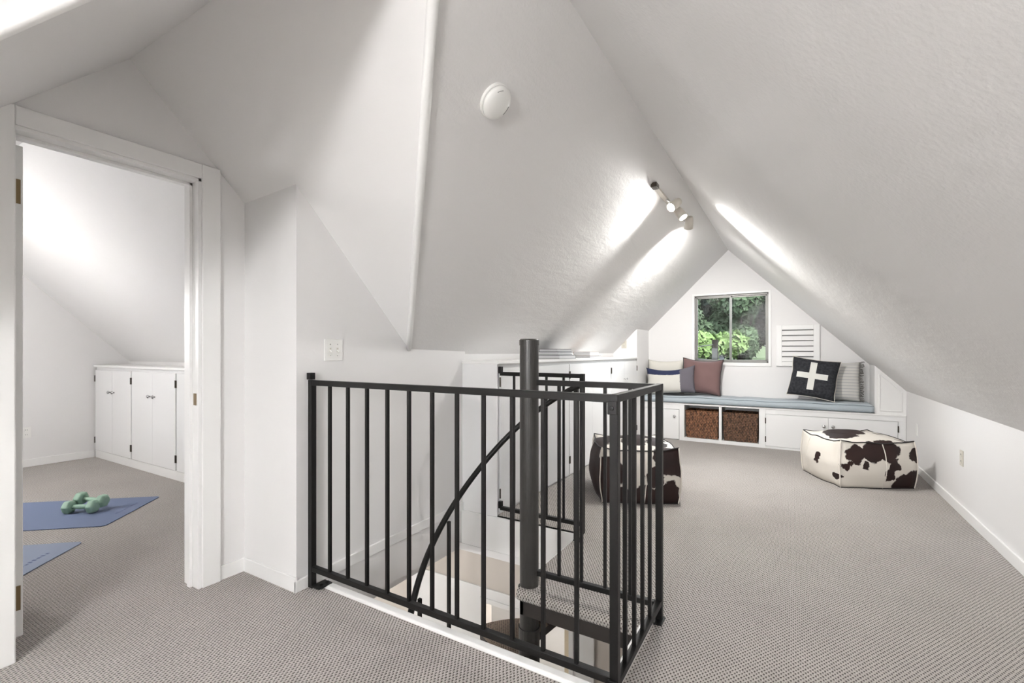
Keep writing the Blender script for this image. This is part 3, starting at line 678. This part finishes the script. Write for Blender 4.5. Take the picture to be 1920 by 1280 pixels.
def pillow(name, label, w_, h_, t_, mat, loc, rot, pipe=None, pinch=.10, group='throw pillows on the window bench', sag=0, piece=None, seed=0):
    t = thing(name, label, 'pillow', loc, group); t.rotation_euler = rot
    n = 26; vs_ = []; fs = []
    def P(u, v, side):
        fx = 1 - pinch * (1 - v * v) * abs(u) ** 1.5; fz = 1 - pinch * (1 - u * u) * abs(v) ** 1.5
        x = u * w_ / 2 * fx; z = h_ / 2 + v * h_ / 2 * fz
        th = t_ / 2 * ((1 - u ** 4) * (1 - v ** 4)) ** .55
        th *= 1 + .16 * noise.noise(Vector((u * 1.7 + seed, v * 1.7, side * 3 + seed)))
        z -= sag * max(0, v) * (1 - u * u) * h_
        x += .010 * noise.noise(Vector((u * 2 + seed * 3, v * 2, 5)))
        return Vector((x, side * th, z))
    for side in (-1, 1):
        for i in range(n + 1):
            for j in range(n + 1): vs_.append(P(-1 + 2 * i / n, -1 + 2 * j / n, side))
    N = (n + 1) ** 2; ix = lambda s, i, j: s * N + i * (n + 1) + j
    for i in range(n):
        for j in range(n):
            fs.append((ix(0, i, j), ix(0, i + 1, j), ix(0, i + 1, j + 1), ix(0, i, j + 1))); fs.append((ix(1, i, j), ix(1, i, j + 1), ix(1, i + 1, j + 1), ix(1, i + 1, j)))
    mb = MB().add(vs_, fs); o = mb.build('pillow_body', mat, t, smooth=True, local=True)
    bm = bmesh.new(); bm.from_mesh(o.data); bmesh.ops.remove_doubles(bm, verts=bm.verts, dist=1e-5); bmesh.ops.recalc_face_normals(bm, faces=bm.faces); bm.to_mesh(o.data); bm.free()
    if pipe:
        k = 20; e = [(-1 + 2 * i / k, -1) for i in range(k)] + [(1, -1 + 2 * i / k) for i in range(k)] + [(1 - 2 * i / k, 1) for i in range(k)] + [(-1, 1 - 2 * i / k) for i in range(k + 1)]
        MB().tube([P(u, v, 0) for u, v in e], .005, 6).build('piping', pipe, t, smooth=True, local=True)
    if piece == 'fringe':
        random.seed(5)
        for b in range(3):
            m = MB()
            for k in range(22):
                v = -1 + 2 * (b * 22 + k + .5) / 66; p = P(1, v, 0); L = random.uniform(.025, .045)
                q = p + Vector((L, random.uniform(-.012, .012), random.uniform(-.02, .012)))
                m.tube([p, (p + q) / 2 + Vector((0, random.uniform(-.006, .006), .004)), q], .0028, 5)
            m.build('fringe', M['fringe'] if b != 1 else M['fringe'], t, local=True)
    return t
M['fringe'] = pbr('grey_fringe', (.16, .15, .14), .95)
zp = ZC + .003
pillow('throw_pillow', 'square cream linen pillow in the left corner behind the others', .50, .49, .16, 'cream', (-1.58, 6.925, zp), (R(-5), 0, R(3)), seed=1, pinch=.05, sag=.04)
pillow('throw_pillow', 'mauve square pillow with dark piping', .54, .50, .20, 'mauve', (-1.105, 6.865, zp + .012), (R(-9), R(3), R(-5)), 'mauve_pipe', pinch=.10, seed=2, sag=.03)
pillow('lumbar_pillow', 'oblong pillow in cream, navy and grey blocks', .66, .385, .16, 'lumbar', (-1.45, 6.69, zp + .022), (R(-13), R(-4), R(4)), seed=3, pinch=.07, sag=.12)
pillow('throw_pillow', 'black square pillow with a white cross', .50, .49, .17, 'cross', (.175, 6.74, zp + .038), (R(-13), R(8), R(-4)), 'pipe_white', pinch=.07, seed=4)
pillow('throw_pillow', 'cream striped pillow with shaggy grey fringe behind the cross pillow', .45, .475, .14, 'stripe', (.465, 6.925, zp), (R(-5), R(0), R(-3)), seed=5, pinch=.05, piece='fringe')

def basket(label, x0, x1, mat):
    t = thing('storage_basket', label, 'basket', ((x0 + x1) / 2, YF + .2, .045), 'baskets in the bench cubbies')
    y0_, y1_, z0_, z1_ = YF + .025, YF + .34, .046, .405; th = .012; ins = .012
    def ring(d, z, i): return [(x0 + i + d, y0_ + i + d, z), (x1 - i - d, y0_ + i + d, z), (x1 - i - d, y1_ - i - d, z), (x0 + i + d, y1_ - i - d, z)]
    rings = [ring(0, z0_, ins), ring(0, z1_, 0), ring(th, z1_, 0), ring(th, z0_ + th, ins)]
    vs_ = [q for r in rings for q in r]; fs = [(3, 2, 1, 0), (12, 13, 14, 15)]
    for k in range(3):
        for i in range(4): fs.append((k * 4 + i, k * 4 + (i + 1) % 4, k * 4 + 4 + (i + 1) % 4, k * 4 + 4 + i))
    MB().add(vs_, fs).build('woven_body', mat, t, bevel=.006)
    r = ring(th / 2, z1_, 0); MB().tube([*r, r[0]], .010, 8).build('rim', mat, t, smooth=True)
    return t
basket('reddish brown woven basket in the cubby next to the single door', -1.258, -.842, 'basket')
basket('darker brown woven basket in the cubby next to the double doors', -.79, -.377, 'basket2')

# ------------------------------------------------------------------ cowhide poufs
def pouf(label, loc, ang, L, W_, H_, mat, group):
    t = thing('pouf', label, 'pouf', loc, group); t.rotation_euler = (0, 0, R(ang))
    n = 14
    def warp(u, v, q):
        b = .12
        x = u * L / 2 * (1 + b * (1 - v * v) * (1 - q * q) + .13 * (1 - v * v))
        y = v * W_ / 2 * (1 + b * (1 - u * u) * (1 - q * q) + .13 * (1 - u * u))
        x *= 1 + .06 * (1 - q * q); y *= 1 + .06 * (1 - q * q)
        z = H_ / 2 + q * H_ / 2
        if q > 0: z += .055 * q * (1 - u * u) * (1 - v * v) + .012 * q * noise.noise(Vector((u * 2.1, v * 2.1, loc[0])))
        # pinched ears at the corners
        e = max(0, abs(u) + abs(v) - 1.72) / .28
        x += math.copysign(.018 * e, u); y += math.copysign(.018 * e, v)
        if q > .7: z += .02 * e
        k = .010 * noise.noise(Vector((u * 2.3 + 3, v * 2.3, q * 2.3 + loc[1])))
        x += k; y += k
        return Vector((x, y, max(0.0, z)))
    vs_ = []; fs = []
    def face(fn):
        b = len(vs_)
        for i in range(n + 1):
            for j in range(n + 1): vs_.append(warp(*fn(-1 + 2 * i / n, -1 + 2 * j / n)))
        for i in range(n):
            for j in range(n): fs.append((b + i * (n + 1) + j, b + (i + 1) * (n + 1) + j, b + (i + 1) * (n + 1) + j + 1, b + i * (n + 1) + j + 1))
    face(lambda a, c: (a, -1, c)); face(lambda a, c: (a, 1, c)); face(lambda a, c: (-1, a, c)); face(lambda a, c: (1, a, c)); face(lambda a, c: (a, c, 1)); face(lambda a, c: (a, c, -1))
    o = MB().add(vs_, fs).build('hide_body', mat, t, local=True, smooth=True)
    bm = bmesh.new(); bm.from_mesh(o.data); bmesh.ops.remove_doubles(bm, verts=bm.verts, dist=1e-5); bmesh.ops.recalc_face_normals(bm, faces=bm.faces); bm.to_mesh(o.data); bm.free()
    k = 14; lin = lambda f: [f(-1 + 2 * i / k) for i in range(k + 1)]
    def seam(f, mt, r=.0055): MB().tube([warp(*p) for p in lin(f)], r, 6).build('seam', mt, t, local=True, smooth=True)
    for q, mt in ((1, 'pipe_dark'), (-.99, 'pipe_dark')):
        for f in (lambda s: (s, -1, q), lambda s: (s, 1, q), lambda s: (-1, s, q), lambda s: (1, s, q)): seam(f, mt)
    for u, v in ((-1, -1), (1, -1), (1, 1), (-1, 1)): seam(lambda s: (u, v, s), 'pipe_white')
    for f in (lambda s: (0.1, -1, s), lambda s: (0, 1, s), lambda s: (-1, .45, s), lambda s: (1, 0, s)): seam(f, 'pipe_white', .004)
    return t
def pcen(c, ang, L, W_):
    a = R(ang); return (c[0] + L / 2 * math.cos(a) - W_ / 2 * math.sin(a), c[1] + L / 2 * math.sin(a) + W_ / 2 * math.cos(a), 0)
L1, W1 = .58, .56
b1 = [(-.27, -.30, .20, .045), (.06, -.35, .36, .12), (-.06, -.36, .33, .10), (-.20, -.30, .30, .085), (-.22, -.30, .25, .06), (-.12, -.33, .20, .045), (-.12, -.33, .30, .05), (.10, -.33, .22, .065), (.07, -.33, .14, .06), (.02, -.32, .24, .03),
      (.31, -.29, .06, .12), (.20, -.33, .03, .11), (.31, -.28, .30, .07), (-.335, -.06, .22, .062), (-.31, -.27, .10, .045), (-.10, .02, .45, .17), (.05, .12, .46, .13), (-.18, -.10, .45, .12), (.20, .02, .45, .055), (.28, -.20, .42, .05), (.22, .24, .44, .06)]
pouf('black and white cowhide pouf by the right knee wall', pcen((.37, 5.085), 27, L1, W1), 27, L1, W1, .40, hide_mat('cowhide_white', b1), 'cowhide poufs')
L2, W2 = .56, .58
b2 = [(-.31, .0, .2, .32), (-.25, -.31, .25, .14), (-.26, -.31, .08, .13), (-.14, -.33, .05, .10), (.02, -.34, .04, .13), (.10, -.33, .22, .09), (.22, -.32, .36, .13), (.20, -.32, .07, .12), (.30, -.28, .30, .10), (.31, -.2, .05, .12),
      (.0, .08, .46, .17), (-.15, .12, .45, .13), (.17, .05, .45, .12), (-.02, -.14, .45, .11), (.17, -.15, .45, .09), (.33, .15, .2, .25)]
pouf('mostly black cowhide pouf behind the stair railing', pcen((-1.30, 3.60), 27, L2, W2), 27, L2, W2, .42, hide_mat('cowhide_black', b2), 'cowhide poufs')

# ------------------------------------------------------------------ railings and spiral stair
RT = 1.0445; rw = .027; bw = .0145
def railing(label, p0, p1, bars, posts, zb, zt_=RT, post_top=None, extra=None, foot=True):
    p0, p1 = Vector(p0), Vector(p1); d = (p1 - p0).normalized()
    t = thing('stair_railing', label, 'railing', ((p0.x + p1.x) / 2, (p0.y + p1.y) / 2, 0), 'black railings around the stairwell')
    v = lambda q, z: (q.x, q.y, z)
    MB().bar(v(p0, zt_), v(p1, zt_), rw, rw).build('top_rail', 'steel', t, bevel=.002)
    MB().bar(v(p0, zb), v(p1, zb), rw * .95, rw * .95).build('bottom_rail', 'steel', t, bevel=.002)
    for s in bars:
        q = p0 + d * s; MB().bar(v(q, zb), v(q, zt_), bw, bw).build('baluster', 'steel', t, bevel=.001)
    for s in posts:
        q = p0 + d * s; MB().bar(v(q, .003), v(q, zt_ + rw / 2 + .001), .029, .029).build('post', 'steel', t, bevel=.002)
    return t
FYR = 1.522
r1 = railing('long black steel railing running from the switch wall to the stair corner', (-2.105, FYR), (-.512, FYR), [-1.967 + .1317 * k + 2.105 for k in range(11)], [0, 1.593], .100)
m = MB(); m.box(-2.085, -2.025, FYR - .02, FYR + .06, .014, .022); pl = m.build('foot_plate', 'steel', r1, bevel=.001)
for y in (FYR + .01, FYR + .045): MB().lathe([(.009, 0), (.009, .006), (.004, .008)], 6, (-2.045, y, .022)).build('bolt', 'steel', pl)
MB().box(-2.13, -2.10, FYR - .015, FYR + .015, RT + .016, RT + .05).build('wall_bracket', 'steel', r1, bevel=.002)
for z in (RT - .034, .085):
    b_ = MB().box(-.530, -.498, FYR - .026, FYR - .018, z - .018, z + .026).build('bracket', 'steel', r1, bevel=.002)
    MB().lathe([(.008, 0), (.008, .006), (.003, .007)], 6, (-.514, FYR - .026, z + .004), Matrix.Rotation(R(90), 3, 'X')).build('bolt', 'steel', b_)
SX = -.515
r2 = railing('short black railing with four balusters between stair corner and carpet', (SX, FYR + .02), (SX, 2.135), [.10, .213, .325, .437], [.60], .080)
m = MB(); m.box(SX - .022, SX + .022, 2.09, 2.16, .001, .008); m.build('foot_plate', 'steel', r2)
PX, PY = -1.17, 2.12
r3 = railing('black railing from the stair pole across the landing', (PX + .045, 2.125), (SX - .02, 2.135), [.122, .241, .360, .480], [], .070)
r4 = railing('short black railing fixed to the end of the long cabinet', (-1.834, 2.892), (-1.195, 2.892), [.114, .244, .374, .504], [.639], .062, RT - .002)
MB().box(-1.848, -1.822, 2.878, 2.906, RT, RT + .05).build('wall_bracket', 'steel', r4, bevel=.002)
MB().box(-1.848, -1.822, 2.878, 2.906, .06, .11).build('wall_bracket', 'steel', r4, bevel=.002)

st = thing('spiral_staircase', 'dark steel spiral staircase with carpeted treads around a thick pole', 'staircase', (PX, PY, ZL))
MB().lathe([(.049, ZL), (.049, 1.255)], 32, (PX, PY, 0)).build('pole', 'pole', st, smooth=False)
MB().lathe([(.0515, 1.235), (.0515, 1.262), (.045, 1.268), (.001, 1.268)], 32, (PX, PY, 0)).build('pole_cap', 'pole', st)
MB().lathe([(.0535, -.07), (.0575, -.07), (.0575, -.008), (.0535, -.008)], 32, (PX, PY, 0)).build('collar', 'pole', st, bevel=.002)
def wedge(a0, a1, r0, r1, z0, z1, n=8):
    pts = [(PX + r0 * math.cos(R(a0 + (a1 - a0) * i / n)), PY + r0 * math.sin(R(a0 + (a1 - a0) * i / n))) for i in range(n + 1)] + \
          [(PX + r1 * math.cos(R(a1 - (a1 - a0) * i / n)), PY + r1 * math.sin(R(a1 - (a1 - a0) * i / n))) for i in range(n + 1)]
    return MB().prism(pts, 'z', z0, z1)
rise, step = .25, 27.5
for k in range(9):
    a0 = 82 + step * k if k == 0 else 97 + step * k - 4; a1 = 97 + step * (k + 1); z = -rise * (k + 1)
    tr = wedge(a0, a1, .052, .575, z - .045, z).build('tread', 'carpet_brown', st, bevel=.012, seg=3)
    wedge(a0 + .6, a1 - .6, .05, .570, z - .085, z - .043).build('tread_frame', 'brown_steel', tr)
    MB().lathe([(.0545, z - .20), (.0545, z + .035)], 24, (PX, PY, 0)).build('sleeve', 'pole', tr)
# landing
prof = [(WY1 + .004, -.0004), (WY1 + .004, -.062), (LY0 - .04, -.062)] + [(LY0 - .033 - .024 * math.sin(R(k * 15)), -.031 - .0305 * math.cos(R(k * 15))) for k in range(0, 13)]
ln = MB().prism(prof, 'x', LX0 + .003, WX1 + .002).build('landing_carpet', 'carpet', st)
MB().box(LX0 + .012, WX1 - .012, LY0 - .035, LY0 - .02, -.135, -.05).box(LX0 + .012, LX0 + .03, LY0 - .035, WY1, -.135, -.05).box(LX0 + .03, WX1 - .012, LY0 - .02, WY1, -.075, -.058).build('landing_frame', 'brown_steel', ln)
# helix hand rail
keys = [(82, 1.012), (88, 1.0), (96, .955), (110, .855), (123, .745), (140, .565), (156, .38), (168, .245), (180, .105), (190, 0), (200, -.125), (215, -.30), (230, -.47), (260, -.75), (300, -1.1), (335, -1.4)]
def hz(a):
    for (a0, z0), (a1, z1) in zip(keys, keys[1:]):
        if a0 <= a <= a1: return z0 + (z1 - z0) * (a - a0) / (a1 - a0)
    return keys[-1][1]
HR = .63
pts = []
a = 84
while a <= 335:
    zz = sum(hz(min(335, max(82, a + d))) for d in (-8, -4, 0, 4, 8)) / 5
    pts.append((PX + HR * math.cos(R(a)), PY + HR * math.sin(R(a)), zz)); a += 3
MB().tube(pts, .0175, 12).build('handrail', 'steel', st, smooth=True)
MB().bar((-1.188, 2.775, .002), (-1.188, 2.775, 1.0), .028, .028).build('newel_post', 'steel', st, bevel=.002)
MB().box(-1.20, -1.15, 2.75, 2.80, .001, .007).build('newel_plate', 'steel', st)
for ad in (172, 200, 227, 254, 282, 310):
    x, y = PX + (HR - .03) * math.cos(R(ad)), PY + (HR - .03) * math.sin(R(ad))
    kk = int((ad - 97) // step); zb = -rise * (kk + 1) - .05
    MB().bar((x, y, zb), (x, y, hz(ad) - .01), bw + .003, bw + .003).build('baluster', 'steel', st)

# ------------------------------------------------------------------ smoke detector and track light
nB = Vector((1, 0, -1)).normalized(); mB = Vector((0, 0, 1)).rotation_difference(nB).to_matrix()
pd = Vector((-1.095, 1.672, zB(-1.095)))
sd = thing('smoke_detector', 'round white smoke detector on the left ceiling slope', 'smoke detector', pd)
MB().lathe([(.001, 0), (.074, 0), (.074, .012), (.070, .014)], 40, pd, mB).build('base', 'plastic', sd, smooth=False)
MB().lathe([(.062, .012), (.062, .018)], 40, pd, mB).build('sensor_gap', 'dark', sd)
MB().lathe([(.060, .017), (.071, .017), (.071, .025), (.066, .034), (.05, .040), (.02, .043), (.001, .043)], 40, pd, mB).build('cover', 'plastic', sd, smooth=True)
def on_det(r, a, h): return pd + mB @ Vector((r * math.cos(a), r * math.sin(a), h))
for a0, a1, r in ((1.2, 1.9, .058), (3.6, 4.1, .058), (5.2, 5.6, .05)):
    MB().tube([on_det(r, a0 + (a1 - a0) * i / 5, .0385) for i in range(6)], .0012, 5).build('vent_mark', 'gap', sd)

def aim_light(name, loc, direction, energy, size, blend, col, r=.02):
    l = bpy.data.lights.new(name, 'SPOT'); l.energy = energy; l.spot_size = R(size); l.spot_blend = blend; l.color = col; l.shadow_soft_size = r
    o = bpy.data.objects.new(name, l); C.objects.link(o); o.location = loc; o.rotation_euler = Vector(direction).to_track_quat('-Z', 'Y').to_euler(); return o
def track_light(label, y0, y1, x, heads, zfun, nrm, group=None):
    nrm = Vector(nrm).normalized(); base = lambda y: Vector((x, y, zfun(x)))
    t = thing('track_light', label, 'track light', base((y0 + y1) / 2), group)
    c = lambda y, h: base(y) + nrm * h
    MB().bar(c(y0, .012), c(y1, .012), .034, .022).build('track', 'spotbody', t, bevel=.003)
    MB().bar(c(y0 - .01, .016), c(y0 + .07, .016), .045, .034).build('end_feed', 'hinge', t, bevel=.003)
    for y, d, e, sz in heads:
        d = Vector(d).normalized(); mt = Vector((0, 0, 1)).rotation_difference(d).to_matrix()
        p = c(y, .105)
        MB().tube([c(y, .02), c(y, .08)], .009, 8).build('stem', 'chrome', t)
        hd = MB().lathe([(.012, -.075), (.030, -.07), (.036, -.045), (.040, .04), (.036, .04), (.033, -.03), (.01, -.03)], 20, p, mt).build('lamp_head', 'spotbody', t, smooth=True)
        MB().lathe([(.001, .018), (.028, .018), (.032, .026), (.02, .032), (.001, .034)], 16, p, mt).build('bulb', 'bulb', hd, smooth=True)
        sp_ = aim_light('track_spot', p + d * .046, d, e, sz, 1.0, (1, .98, .95)); sp_.parent = t; sp_.location = p + d * .046 - OFF[t.name]
    return t
TX = -.905
track_light('cream track light with three heads near the ridge', 3.55, 4.66, TX,
            [(3.93, (-.46, -.70, -.60), 28, 120), (4.22, (.52, -.18, -.80), 78, 126), (4.58, (-.18, .62, -.76), 98, 140)], zB, nB)
nC = Vector((0, -1, -1)).normalized()
def bed_track():
    t = thing('track_light', 'cream track light above the bedroom door side', 'track light', (-5.6, .95, 2.5))
    MB().box(-6.2, -5.1, .93, .97, 2.50, 2.535).build('track', 'spotbody', t, bevel=.003)
    for x, d in ((-5.35, (.42, .62, -.60)), (-5.85, (.40, .60, -.64))):
        d = Vector(d).normalized(); mt = Vector((0, 0, 1)).rotation_difference(d).to_matrix(); p = Vector((x, .95, 2.43))
        MB().tube([(x, .95, 2.50), (x, .95, 2.455)], .009, 8).build('stem', 'chrome', t)
        hd = MB().lathe([(.012, -.075), (.030, -.07), (.036, -.045), (.040, .04), (.036, .04), (.033, -.03), (.01, -.03)], 20, p, mt).build('lamp_head', 'spotbody', t, smooth=True)
        MB().lathe([(.001, .018), (.028, .018), (.032, .026), (.02, .032), (.001, .034)], 16, p, mt).build('bulb', 'bulb', hd, smooth=True)
        s_ = aim_light('track_spot', (0, 0, 0), d, 3.2, 56, 1.0, (1, .95, .90)); s_.parent = t; s_.location = p + d * .046 - OFF[t.name]
bed_track()
def globe(label, x, y, z, drop, r, mat):
    t = thing('added_globe_lamp', label, 'lamp', (x, y, z))
    MB().lathe([(.0, 0), (.07, 0), (.07, -.025), (.012, -.025), (.012, -drop)], 20, (x, y, z)).build('canopy', 'plastic', t)
    MB().lathe([(max(.002, r * math.sin(math.pi * i / 14)), -drop - r + r * math.cos(math.pi * i / 14)) for i in range(15)], 24, (x, y, z)).build('globe', mat, t, smooth=True)
globe('added white opal globe lamp behind the camera as fill light', -.42, -1.70, zA(-.42), .40, .17, 'lamp')  # unseen fixture added to raise the general light in the attic
globe('added white opal globe lamp out of view, filling the bedroom with light', -5.2, .10, zD(.10), .10, .13, 'lamp_b')  # unseen fixture added to brighten the bedroom

# ------------------------------------------------------------------ outside: ground, trees, utility pole
GZ = -5.6
def hz_ground():
    n = 24; vs_ = []; fs = []
    for i in range(n + 1):
        for j in range(n + 1):
            x = -60 + 120 * i / n; y = -40 + 128 * j / n
            vs_.append((x, y, GZ + max(0, y - 18) * .16 + .5 * noise.noise(Vector((x * .1, y * .1, 0)))))
    for i in range(n):
        for j in range(n): fs.append((i * (n + 1) + j, (i + 1) * (n + 1) + j, (i + 1) * (n + 1) + j + 1, i * (n + 1) + j + 1))
    o = MB().add(vs_, fs).build('hillside', 'ground'); return struct(o, 'rising wooded hillside outside the window')
hz_ground()
def gz(y): return GZ + max(0, y - 18) * .16
def tree(name, label, x, y, top, rad, mat, leaf, nleaf, group, seed, flat=.8):
    rnd = random.Random(seed); g = gz(y) - .3
    t = thing(name, label, 'tree', (x, y, g), group); H_ = top - g
    tr = MB(); hub = Vector((x, y, g + H_ * .42)); tr.tube([(x, y, g), (x + .1, y, g + H_ * .2), hub], [H_ * .022, H_ * .017, H_ * .014], 8)
    blobs = []
    for k in range(11):
        a = rnd.uniform(0, 6.28); rr = rad * rnd.uniform(.15, .75); zz = g + H_ * rnd.uniform(.45, .86)
        c = Vector((x + rr * math.cos(a), y + rr * math.sin(a), zz)); br = rad * rnd.uniform(.32, .52); blobs.append((c, br))
        tr.tube([hub - Vector((0, 0, rnd.uniform(0, H_ * .12))), (hub + c) / 2 + Vector((0, 0, .2)), c], [H_ * .009, H_ * .006, H_ * .002], 5)
    blobs.append((Vector((x, y, top - rad * .42)), rad * .42))
    tr.build('trunk', 'bark', t, smooth=True)
    vs_ = []; fs = []
    for i in range(nleaf):
        c, br = blobs[i % len(blobs)]
        d = Vector((rnd.gauss(0, 1), rnd.gauss(0, 1), rnd.gauss(0, 1) * flat)).normalized()
        p = c + d * br * rnd.uniform(.55, 1.0) ** .6; p.z = c.z + (p.z - c.z) * flat
        nn = (d + Vector((rnd.gauss(0, .6), rnd.gauss(0, .6), rnd.gauss(0, .6) + .3))).normalized(); u = nn.orthogonal().normalized(); u.rotate(Matrix.Rotation(rnd.uniform(0, 6.28), 3, nn)); v = nn.cross(u)
        L_ = leaf * rnd.uniform(.6, 1.3); W_ = L_ * rnd.uniform(.4, .65); b = len(vs_)
        vs_ += [p - u * L_, p - v * W_ + nn * L_ * .12, p + u * L_, p + v * W_ + nn * L_ * .12]; fs.append((b, b + 1, b + 2, b + 3))
    me = MB().add(vs_, fs).build('foliage', mat, t); me['kind'] = 'stuff'
    return t
G1, G2 = 'tall dark trees on the hillside', 'sunlit green trees beyond the window'
tree('leafy_tree', 'lime green tree nearest the window on its left side', -3.1, 14.5, 2.75, 1.55, 'leaf_lime', .13, 9000, G2, 1)
tree('leafy_tree', 'green bushy tree behind the utility pole', -3.7, 18.5, 1.7, 2.0, 'leaf_mid', .16, 7000, G2, 2)
tree('leafy_tree', 'lime green tree behind the middle window bar', -1.75, 16.5, 2.0, 1.25, 'leaf_lime', .13, 7000, G2, 3)
tree('leafy_tree', 'low yellowish green tree at the lower right of the window', -.75, 15.2, 1.05, 1.45, 'leaf_lime', .13, 7000, G2, 4)
tree('leafy_tree', 'green tree to the right beyond the window', 1.6, 17.5, 1.9, 1.9, 'leaf_mid', .16, 6000, G2, 5)
far = [(-9.5, 36, 8.2, 3.6, 'leaf_grey'), (-6.4, 31, 5.6, 2.5, 'leaf_grey'), (-5.0, 39, 9.0, 3.6, 'leaf_dark'), (-2.9, 33, 7.6, 2.4, 'leaf_grey'), (-1.2, 40, 9.6, 3.9, 'leaf_dark'), (1.4, 35, 7.4, 3.2, 'leaf_dark'), (4.8, 38, 8.6, 3.8, 'leaf_grey'), (-3.4, 46, 10.5, 4.4, 'leaf_dark'), (-8.0, 47, 10.5, 4.4, 'leaf_dark'), (.8, 47, 10.5, 4.4, 'leaf_dark')]
far_lab = ['grey green tree far left on the hillside', 'rounded grey green tree standing before the dark trees', 'tall dark tree behind the rounded grey green tree', 'slender grey green tree behind the window bar', 'tall dark tree at the right part of the window', 'dark tree beyond the right edge of the window', 'grey green tree far right on the hillside', 'rearmost dark tree filling the middle of the skyline', 'rearmost dark tree on the left of the skyline', 'rearmost dark tree on the right of the skyline']
for i, (x, y, tp, rd, mm) in enumerate(far):
    tree('hillside_tree', far_lab[i], x, y, tp, rd, mm, .22, 11000, G1, 20 + i, 1.1)
up = thing('utility_pole', 'dark wooden utility pole among the trees outside', 'utility pole', (-1.72, 13.0, gz(13)))
MB().tube([(-1.72, 13, GZ - .3), (-1.72, 13, 1.52)], [.12, .075], 12).build('pole', 'bark', up)
MB().box(-1.78, -1.66, 12.9, 13.0, 1.02, 1.30).build('transformer_bracket', 'wire', up)
for i, (za, zb, xb) in enumerate(((1.40, 1.75, -3.9), (1.0, 1.95, -3.6))):
    pts = [(-1.72 + (xb + 1.72) * k / 12, 13 - 3.5 * k / 12, za + (zb - za) * k / 12 - .25 * math.sin(math.pi * k / 12)) for k in range(13)]
    MB().tube(pts, .012, 5).build('cable', 'wire', up)
hs = thing('distant_house', 'pale distant house glimpsed low between the trees', 'house', (-3.9, 27, gz(27)))
MB().box(-4.6, -3.3, 26.5, 28.5, gz(27) - .5, 1.0).build('wall', 'house', hs)
MB().prism([(-4.75, 1.0), (-3.15, 1.0), (-3.95, 1.55)], 'y', 26.3, 28.7).build('roof', 'roof', hs)
MB().box(-4.4, -3.9, 26.47, 26.51, -.3, .5).build('house_window', 'dark', hs)
